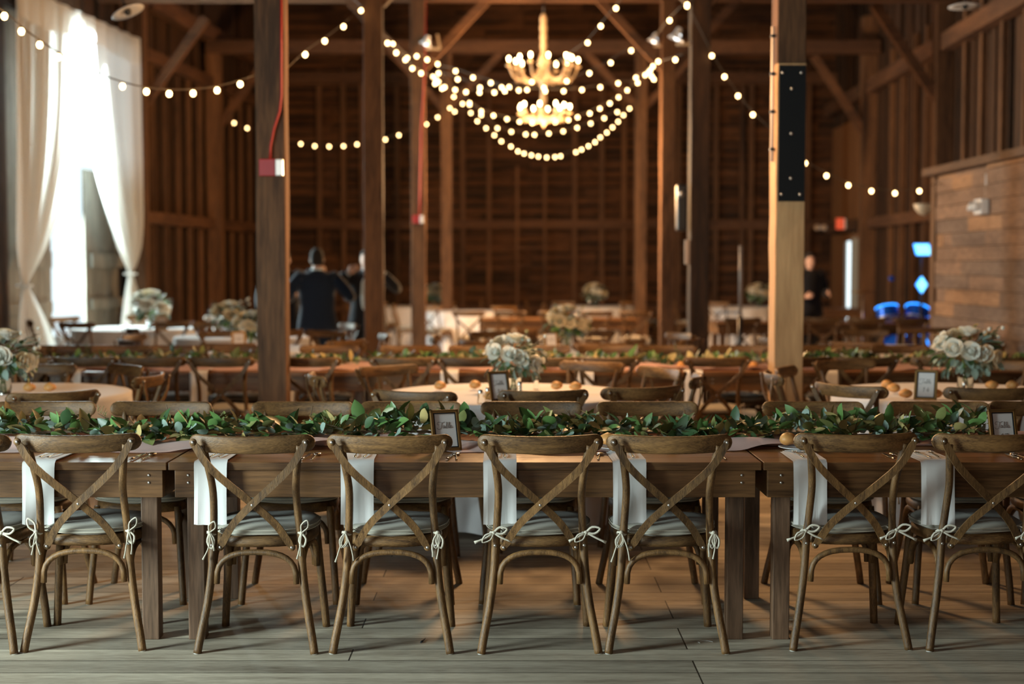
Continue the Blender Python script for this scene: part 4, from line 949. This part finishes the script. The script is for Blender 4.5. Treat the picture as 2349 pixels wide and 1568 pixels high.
chandelier(.2, 10.0, .14, 'second cream chandelier hanging above the top edge of the photo', 400)
# ================================================================ flood lights and other fittings
def flood(px, py, Y, label, side=1):
    p = P(px, py, Y=Y); t = thing('flood_light', label, 'floodlight', p, 0, 'white floodlights on the posts')
    MB().lathe([(.03, .10), (.05, .02), (.09, -.03), (.085, -.03), (.03, .05)], 14, M=Matrix.Rotation(.35*side, 4, 'Y')).build('lamp_head', M['white'], t)
    MB().sphere((side*.01, -.01, 0), .045, 6).build('lit_lamp', plain('lit_flood', (1,1,1), .5, emit=(.9, .97, 1), es=3), t)
    MB().bar((0, .02, -.08), (side*.2, .02, -.08), .03, .03).bar((side*.2, .02, -.08), (side*.16, .02, .12), .03, .03).build('bracket', M['crystal'], t)
flood(977, 98, 20.36, 'white floodlight on the left post beside the chandelier'); flood(1500, 92, 20.45, 'white floodlight on the right post beside the chandelier', 1)
flood(1552, 84, 15.5, 'dim white floodlight by the dark post, top right', 1)
def dish(px, py, Y, r, tilt, label):
    p = P(px, py, Y=Y); t = thing('disc_lamp', label, 'lamp', p, 0); t.rotation_euler = tilt
    MB().lathe([(.001, .03), (r*.5, .025), (r, 0), (r, -.006), (r*.5, .012), (.001, .018)], 28).build('shade', M['white'], t)
    MB().tube([(0, 0, .02), (0, 0, .5)], .008, 6).build('rod', M['black'], t)
    MB().sphere((0, 0, -.0), .03, 6).build('socket', M['black'], t)
dish(293, 27, 11.5, .135, (-.06, -.42, 0), 'white disc-shaped lamp hanging tilted at top left'); dish(2213, 15, 13, .145, (-.02, 0, 0), 'grey disc-shaped lamp hanging at top right')
# emergency light with conduit on the partition
p = P(2238, 472, Y=14.7); x = PXw(14.7)
t = thing('emergency_light', 'white emergency light with two lamp heads on the plank partition', 'emergency light', (x-.0, 14.9, p.z))
MB().bx((-.10, -.12, -.08), (-.014, .12, .08)).build('housing', M['white'], t, bevel=.01)
for y in (-.07, .08): MB().lathe([(.001, -.05), (.035, -.045), (.05, .03), (.001, .035)], 12, M=Matrix.Translation((-.13, y, .0)) @ Matrix.Rotation(-1.2, 4, 'Y')).build('lamp_head', M['white'], t)
MB().tube([(-.02, -.05, .08), (-.02, -.05, .34)], .016, 8).build('conduit', M['white'], t)
p = P(2120, 477, Y=17.4); t = thing('wall_sconce', 'pale shell-shaped sconce at the end of the plank partition', 'lamp', (p.x, p.y, p.z))
MB().lathe([(.001, -.09), (.06, -.07), (.11, -.01), (.13, .05), (.12, .05), (.10, 0), (.05, -.05), (.001, -.07)], 16).build('shade', plain('sconce_shade', (.6, .48, .34), .5), t)
p = P(1932, 513, Y=26.3); t = thing('exit_sign', 'small orange-red exit sign beside the far right door', 'sign', p)
MB().bx((-.11, -.03, -.10), (.03, .03, .10)).build('housing', plain('exit_red', (.7, .12, .06), .5, emit=(1, .12, .05), es=.35), t); MB().bx((.03, -.028, -.095), (.06, .028, .095)).build('white_end', M['white'], t)
p = P(1885, 521, Y=28); t = thing('emergency_light', 'small far emergency light left of the exit sign', 'emergency light', p)
for q in (-.09, .05): MB().sphere((q, 0, 0), .06, 6).build('lamp_head', plain('far_lamp', (.55, .42, .3), .5), t)
MB().bx((-.03, 0, -.04), (.03, .06, .03)).build('housing', M['white'], t)
# speaker hung on the left of the shaded post, pole stand
p = P(1564, 470, Y=15.45); t = thing('wall_speaker', 'black speaker hanging left of the dark post', 'speaker', p)
MB().bx((-.06, -.09, -.28), (.05, .09, .22)).build('cabinet', M['black'], t, bevel=.02); MB().sphere((-.02, -.09, .12), .035, 6, sc=(1, .4, 1.3)).build('tweeter', M['steel'], t)
p = P(1568, 578, Y=15.45); p.x = p3.location.x - .128; t = thing('electrical_box', 'pale narrow electrical box on the left face of the dark post', 'box', p); MB().bx((-.022, -.03, -.13), (.022, .03, .13)).build('cover', plain('pinkish_box', (.5, .36, .28), .6), t)
p = P(1699, 640, Y=16.6); t = thing('pole_stand', 'slim black pole stand in front of the far right bouquet', 'stand', (p.x, 16.6, 0))
MB().tube([(0, 0, .02), (0, 0, .95)], .028, 10).build('lower_pole', M['black'], t); MB().tube([(0, 0, .95), (0, 0, 1.76)], .02, 10).build('upper_pole', plain('grey_pole', (.25, .25, .27), .4), t)
for k in range(3): a = k*2.09; MB().bar((0, 0, .3), (.35*math.cos(a), .35*math.sin(a), .01), .02, .02).build('leg', M['black'], t)
# ================================================================ drum kit and blue stage lamps
dx, dy = 5.58, 20.2
t = thing('drum_kit', 'drum kit glowing blue behind the plank partition', 'drum kit', (dx, dy, 0))
def drum(c, r, h, rot, par, nm='drum', blue=True):
    T = Matrix.Translation(c) @ Euler(rot).to_matrix().to_4x4(); o = MB().lathe([(.001, -h/2), (r, -h/2), (r, h/2), (.001, h/2)], 20, M=T, smooth=False).build(nm, M['blued'], par)
    for s in (-1, 1): MB().tube([T @ Vector((r*1.02*math.cos(a), r*1.02*math.sin(a), s*h/2)) for a in [2*PI*k/18 for k in range(18)]], .012, 5, closed=True).build('rim', M['blue'] if blue and s > 0 else M['steel'], o)
    return o
drum((.0, 0, .30), .28, .42, (PI/2, 0, .3), t, 'bass_drum'); drum((-.22, .1, .86), .15, .16, (-.3, -.1, 0), t, 'tom_drum'); drum((.2, .1, .84), .17, .17, (-.35, .3, 0), t, 'tom_drum'); drum((.52, .2, .62), .2, .3, (-.1, .1, 0), t, 'floor_tom'); drum((-.5, .2, .66), .18, .13, (0, 0, 0), t, 'snare_drum', False)
for (x, y, z, r) in ((-.55, .2, 1.15, .2), (.62, .3, 1.25, .22)):
    o = MB().lathe([(.001, .02), (.03, .015), (r, 0), (r, -.004), (.001, .0)], 20, (x, y, z)).build('cymbal', M['gold'], t); MB().tube([(x, y, 0), (x, y, z)], .012, 6).build('stand', M['steel'], t)
for px, py, w_, h_, sk, lab in ((2117, 572, 36, 26, .2, 'blue stage lamp, upper one beside the plank partition'), (2115, 653, 26, 40, 0, 'diamond-shaped blue stage lamp above the drums')):
    p = P(px, py, Y=19.4); k = 19.4/F; t = thing('stage_lamp', lab, 'stage lamp', p, 0, 'blue stage lamps'); W, H = w_*k/2, h_*k/2
    sh = [(-W-sk*W, H), (W-sk*W, H), (W+sk*W, -H), (-W+sk*W, -H)] if sk else [(0, H), (W, 0), (0, -H), (-W, 0)]
    vs = [(x, 0, z) for x, z in sh] + [(x*.8, .1, z*.8) for x, z in sh]
    MB().add([(x, -.004, z) for x, z in [(a*.9, b*.9) for a, b in sh]] , [(0,1,2,3)]).build('lamp_face', M['bluew'], t, solid=.006)
    MB().add(vs, [(0,1,2,3),(7,6,5,4),(0,4,5,1),(1,5,6,2),(2,6,7,3),(3,7,4,0)]).build('housing', M['blue'], t)
    MB().tube([(0, .08, -H*.5), (.05, .12, -p.z+.01)], .012, 6).build('stand', M['black'], t)
p = P(2045, 640, Y=21); t = thing('microphone_stand', 'microphone stand with bluish tip left of the drums', 'microphone stand', (p.x, 21, 0))
MB().tube([(0, 0, .02), (0, 0, 1.3)], .012, 6).build('pole', M['black'], t); MB().lathe([(.001, 0), (.14, 0), (.14, .02), (.001, .03)], 16).build('base', M['black'], t); MB().sphere((.0, 0, 1.34), .045, 6).build('microphone', M['blued'], t)
# small side table by the exit door
farm_table(5.2, 5.95, 24.0, 24.7, .80, 'small dark table beside the far right exit door', 'dark long tables far back', 'table_x')
# ================================================================ curtains on the left wall
def curtain(name, y_out, top_in, tie_y, tie_z, flare, zt, label, amp=.06, pw=2.0):
    def fn(u, v):
        z = zt*(1-v)
        if z > tie_z:
            q = (zt - z)/(zt - tie_z); inn = top_in + (tie_y - top_in)*(q**pw); ou = y_out + (tie_y - y_out)*(max(0, (q-.72)/.28)**2.2)*.85
        else:
            q = (tie_z - z)/tie_z; k = q**.8; inn = tie_y + (flare[1]-tie_y)*k; ou = tie_y + (flare[0]-tie_y)*k
            ou = ou if q > .02 else tie_y
        w_ = abs(inn - ou); a = min(amp, .02 + w_*.06)
        y = ou + (inn - ou)*u; s_ = 26 if amp < .1 else 20
        x = LX(y) + .22 + a*math.sin(u*s_*1.6 + .5*math.sin(v*3)) + a*.4*math.sin(u*s_*.7+2)
        return (x, y, z + .01)
    o = MB().grid(fn, 120, 60).build('panel', M['sheer'])
    t = thing(name, label, 'curtain', (0, 0, 0), 0, 'white curtains at the barn door'); o.parent = t
    MB().tube([(LX(tie_y)+.22+.09*math.cos(a), tie_y+.07*math.sin(a), tie_z) for a in [2*PI*k/12 for k in range(12)]], .018, 6, closed=True).build('tieback', M['sheer'], t)
    return t
YP = lambda px: 7.87/(.094-(px-1174.5)/F)
zat = lambda py, Y: CAMZ + (609-py)*Y/F
curtain('curtain', YP(6), YP(150), YP(16), zat(655, 17.5), (YP(2), YP(108)), 4.86, 'white curtain gathered at the left edge, warm cream in its folds', pw=2.7)
curtain('curtain', YP(289), YP(150), YP(266), zat(628, 21), (YP(306), YP(238)), 4.86, 'bright white curtain tied back at the right of the tall door')
def val(u, v):
    y = YP(4) + (YP(290)-YP(4))*u; return (LX(y) + .27 + .02*math.sin(u*60), y, 4.92 - v*(.36 + .05*math.sin(u*9)))
tag(MB().grid(val, 140, 6).build('curtain_valance', M['sheer']), 'white valance band across the top of the tall door', 'valance')
tag(MB().tube([(LX(YP(0))+.22, YP(0), 4.9), (LX(YP(294))+.22, YP(294), 4.9)], .02, 8).build('curtain_rod', M['black']), 'dark rod the white curtains hang from', 'curtain rod')
# ================================================================ people
def hand(mb, p, d, up, s=1, curl=.5):
    d = d.normalized(); sd = d.cross(up).normalized(); n = sd.cross(d)
    T = Matrix.Translation(p + d*.045*s) @ Matrix((sd, d, n)).transposed().to_4x4() @ Matrix.Diagonal((.042*s, .052*s, .016*s, 1)); mb.sphere((0, 0, 0), 1, 7, M=T)
    for k, L in enumerate((.070, .080, .074, .058)):
        b = p + d*.085*s + sd*(-.030 + .020*k)*s; m_ = b + d*L*.5*s; e = m_ + (d*(1-curl) - n*curl).normalized()*L*.5*s; mb.tube([b, m_, e], [.0095*s, .0088*s, .007*s], 6)
    b = p + d*.03*s - sd*.035*s; mb.tube([b, b + (d - sd).normalized()*.035*s, b + (d*1.4 - sd*.6 - n*.4).normalized()*.065*s], [.012*s, .010*s, .008*s], 6)
def loft(mb, rings, n=16, mi=0):
    vs = []; 
    for (x, y, z, rx, ry) in rings:
        for k in range(n): a = 2*PI*k/n; vs.append((x + rx*math.cos(a), y + ry*math.sin(a), z))
    N = len(rings); fs = [(i*n+k, i*n+(k+1)%n, (i+1)*n+(k+1)%n, (i+1)*n+k) for i in range(N-1) for k in range(n)] + [tuple(range(n))[::-1], tuple((N-1)*n+k for k in range(n))]
    mb.add(vs, fs, mi, True)
def person(x, Y, rz, label, arms, suit, trousers, shirt=True, back=False):
    t = thing('person', label, 'person', (x, Y, 0), rz, 'guests and staff in suits')
    b = MB()
    loft(b, [(0, 0, 1.36, .06, .055), (0, -.005, 1.42, .056, .056), (0, -.01, 1.47, .056, .06), (0, -.015, 1.50, .052, .07), (0, -.02, 1.535, .063, .085), (0, -.015, 1.58, .074, .095), (0, -.01, 1.63, .077, .098), (0, 0, 1.68, .070, .09), (0, 0, 1.715, .045, .06), (0, 0, 1.728, .01, .015)])
    b.tube([(0, -.105, 1.60), (0, -.125, 1.565), (0, -.105, 1.555)], [.010, .015, .010], 6)
    for s in (-1, 1):
        b.sphere((s*.078, .005, 1.59), .022, 5, sc=(.4, .8, 1.3)); b.sphere((s*.03, -.098, 1.605), .011, 5)
        b.tube([(s*.09, 0, .92), (s*.10, -.01, .5), (s*.11, .01, .08)], [.08, .055, .04], 8)
    b.tube([(-.022, -.107, 1.525), (0, -.112, 1.523), (.022, -.107, 1.525)], .006, 5)
    loft(b, [(0, 0, .88, .14, .10), (0, 0, 1.1, .13, .09), (0, 0, 1.3, .16, .10), (0, 0, 1.38, .10, .08)])
    for (sh, el, wr, hd) in arms:
        b.tube([sh, el, wr], [.05, .04, .028], 8); hand(b, Vector(wr), Vector(hd), Vector((0, -1, .2)), 1.0)
    body = b.build('body', M['skin'], t)
    h = MB(); loft(h, [(0, .035, 1.53, .060, .065), (0, .02, 1.58, .080, .088), (0, .012, 1.63, .083, .098), (0, .005, 1.68, .078, .098), (0, 0, 1.725, .052, .068), (0, 0, 1.742, .012, .015)]); h.build('hair', M['hair'], t)
    j = MB(); loft(j, [(0, .01, .72, .245, .145), (0, .01, .85, .235, .14), (0, 0, 1.02, .205, .125), (0, 0, 1.18, .215, .13), (0, 0, 1.32, .235, .125), (0, 0, 1.40, .205, .105), (0, .005, 1.45, .12, .075), (0, .005, 1.475, .066, .06)], 20)
    for (sh, el, wr, hd) in arms:
        w2 = Vector(el).lerp(Vector(wr), .93); j.tube(sm([(sh[0]*.8, sh[1], sh[2]), sh, el, w2], 3), [.085]*3 + [.078]*3 + [.066]*3 + [.052], 10)
    j.build('jacket', suit, t)
    if shirt:
        c = MB().lathe([(.066, 1.455), (.064, 1.495), (.060, 1.497)], 14); 
        if not back: loft(c, [(0, -.075, .98, .085, .055), (0, -.085, 1.15, .09, .06), (0, -.075, 1.32, .085, .062), (0, -.04, 1.44, .06, .045)])
        for (sh, el, wr, hd) in arms: w2 = Vector(el).lerp(Vector(wr), .95); c.tube([w2, Vector(wr)], [.040, .036], 8)
        c.build('shirt', M['shirt'], t)
    tr = MB()
    for s in (-1, 1): tr.tube(sm([(s*.085, 0, .94), (s*.095, -.005, .70), (s*.105, -.005, .48), (s*.115, .01, .10)], 3), [.098, .096, .092, .088, .082, .078, .074, .07, .066, .064], 12)
    tr.build('trousers', trousers, t)
    for s in (-1, 1): MB().sphere((s*.115, -.05, .045), .1, 7, sc=(.42, 1.35, .45)).build('shoe', M['black'], t)
    return t
A1 = [((-.22, 0, 1.37), (-.39, .08, 1.16), (-.34, -.20, 1.20), (.2, -1, .1)), ((.22, 0, 1.37), (.38, .05, 1.14), (.30, -.22, 1.16), (-.2, -1, .1))]
person(P(728, 700, Y=17.0).x, 17.0, PI+.12, 'person seen from behind in a navy suit, elbows out, left of the second post', A1, M['suit'], M['suit'], back=True)
A2 = [((-.20, 0, 1.40), (-.37, -.10, 1.32), (-.20, -.24, 1.44), (.7, .1, .5)), ((.20, 0, 1.40), (.38, -.08, 1.24), (.22, -.20, 1.43), (-.5, .1, .8))]
person(P(842, 700, Y=17.9).x, 17.9, .0, 'person half hidden by the second post, both hands raised to the neck, pale blue shirt', A2, M['suit_b'], M['suit_b'])
A3 = [((-.20, 0, 1.40), (-.3, -.05, 1.15), (-.28, -.15, .95), (0, 0, -1)), ((.20, 0, 1.40), (.30, -.12, 1.38), (.42, -.25, 1.47), (.9, .1, .1))]
person(P(652, 700, Y=18.6).x, 18.6, 0, 'person hidden behind the nearest dark post, one hand reaching out to the right', A3, M['suit_b'], M['suit_b'])
A4 = [((-.20, 0, 1.38), (-.27, -.02, 1.12), (-.20, -.24, 1.05), (.3, -1, .1)), ((.20, 0, 1.38), (.27, -.02, 1.12), (.2, -.24, 1.1), (-.3, -1, .1))]
person(P(1856, 700, Y=22.5).x, 22.5, .3, 'person in black standing in the dark corner right of the pale new post', A4, M['suit_b'], M['suit_b'], False)
# little things left on the floor
p = P(970, 1470, z=0); tag(MB().tube([p + Vector((-.006, -.03, .004)), p + Vector((.008, .03, .004))], [.004, .002], 5).build('twig', M['black']), 'small dark twig on the floor between the third and fourth chairs', 'twig')
p = P(1618, 1474, z=0); tag(MB().tube([p + Vector((.03*math.cos(a)-.0, .02*math.sin(a), .004)) for a in [k*.35 for k in range(12)]], .0012, 4).build('plastic_loop', M['lens']), 'clear plastic loop lying on the floor near the right table leg', 'loop')
S.frame_set(1)
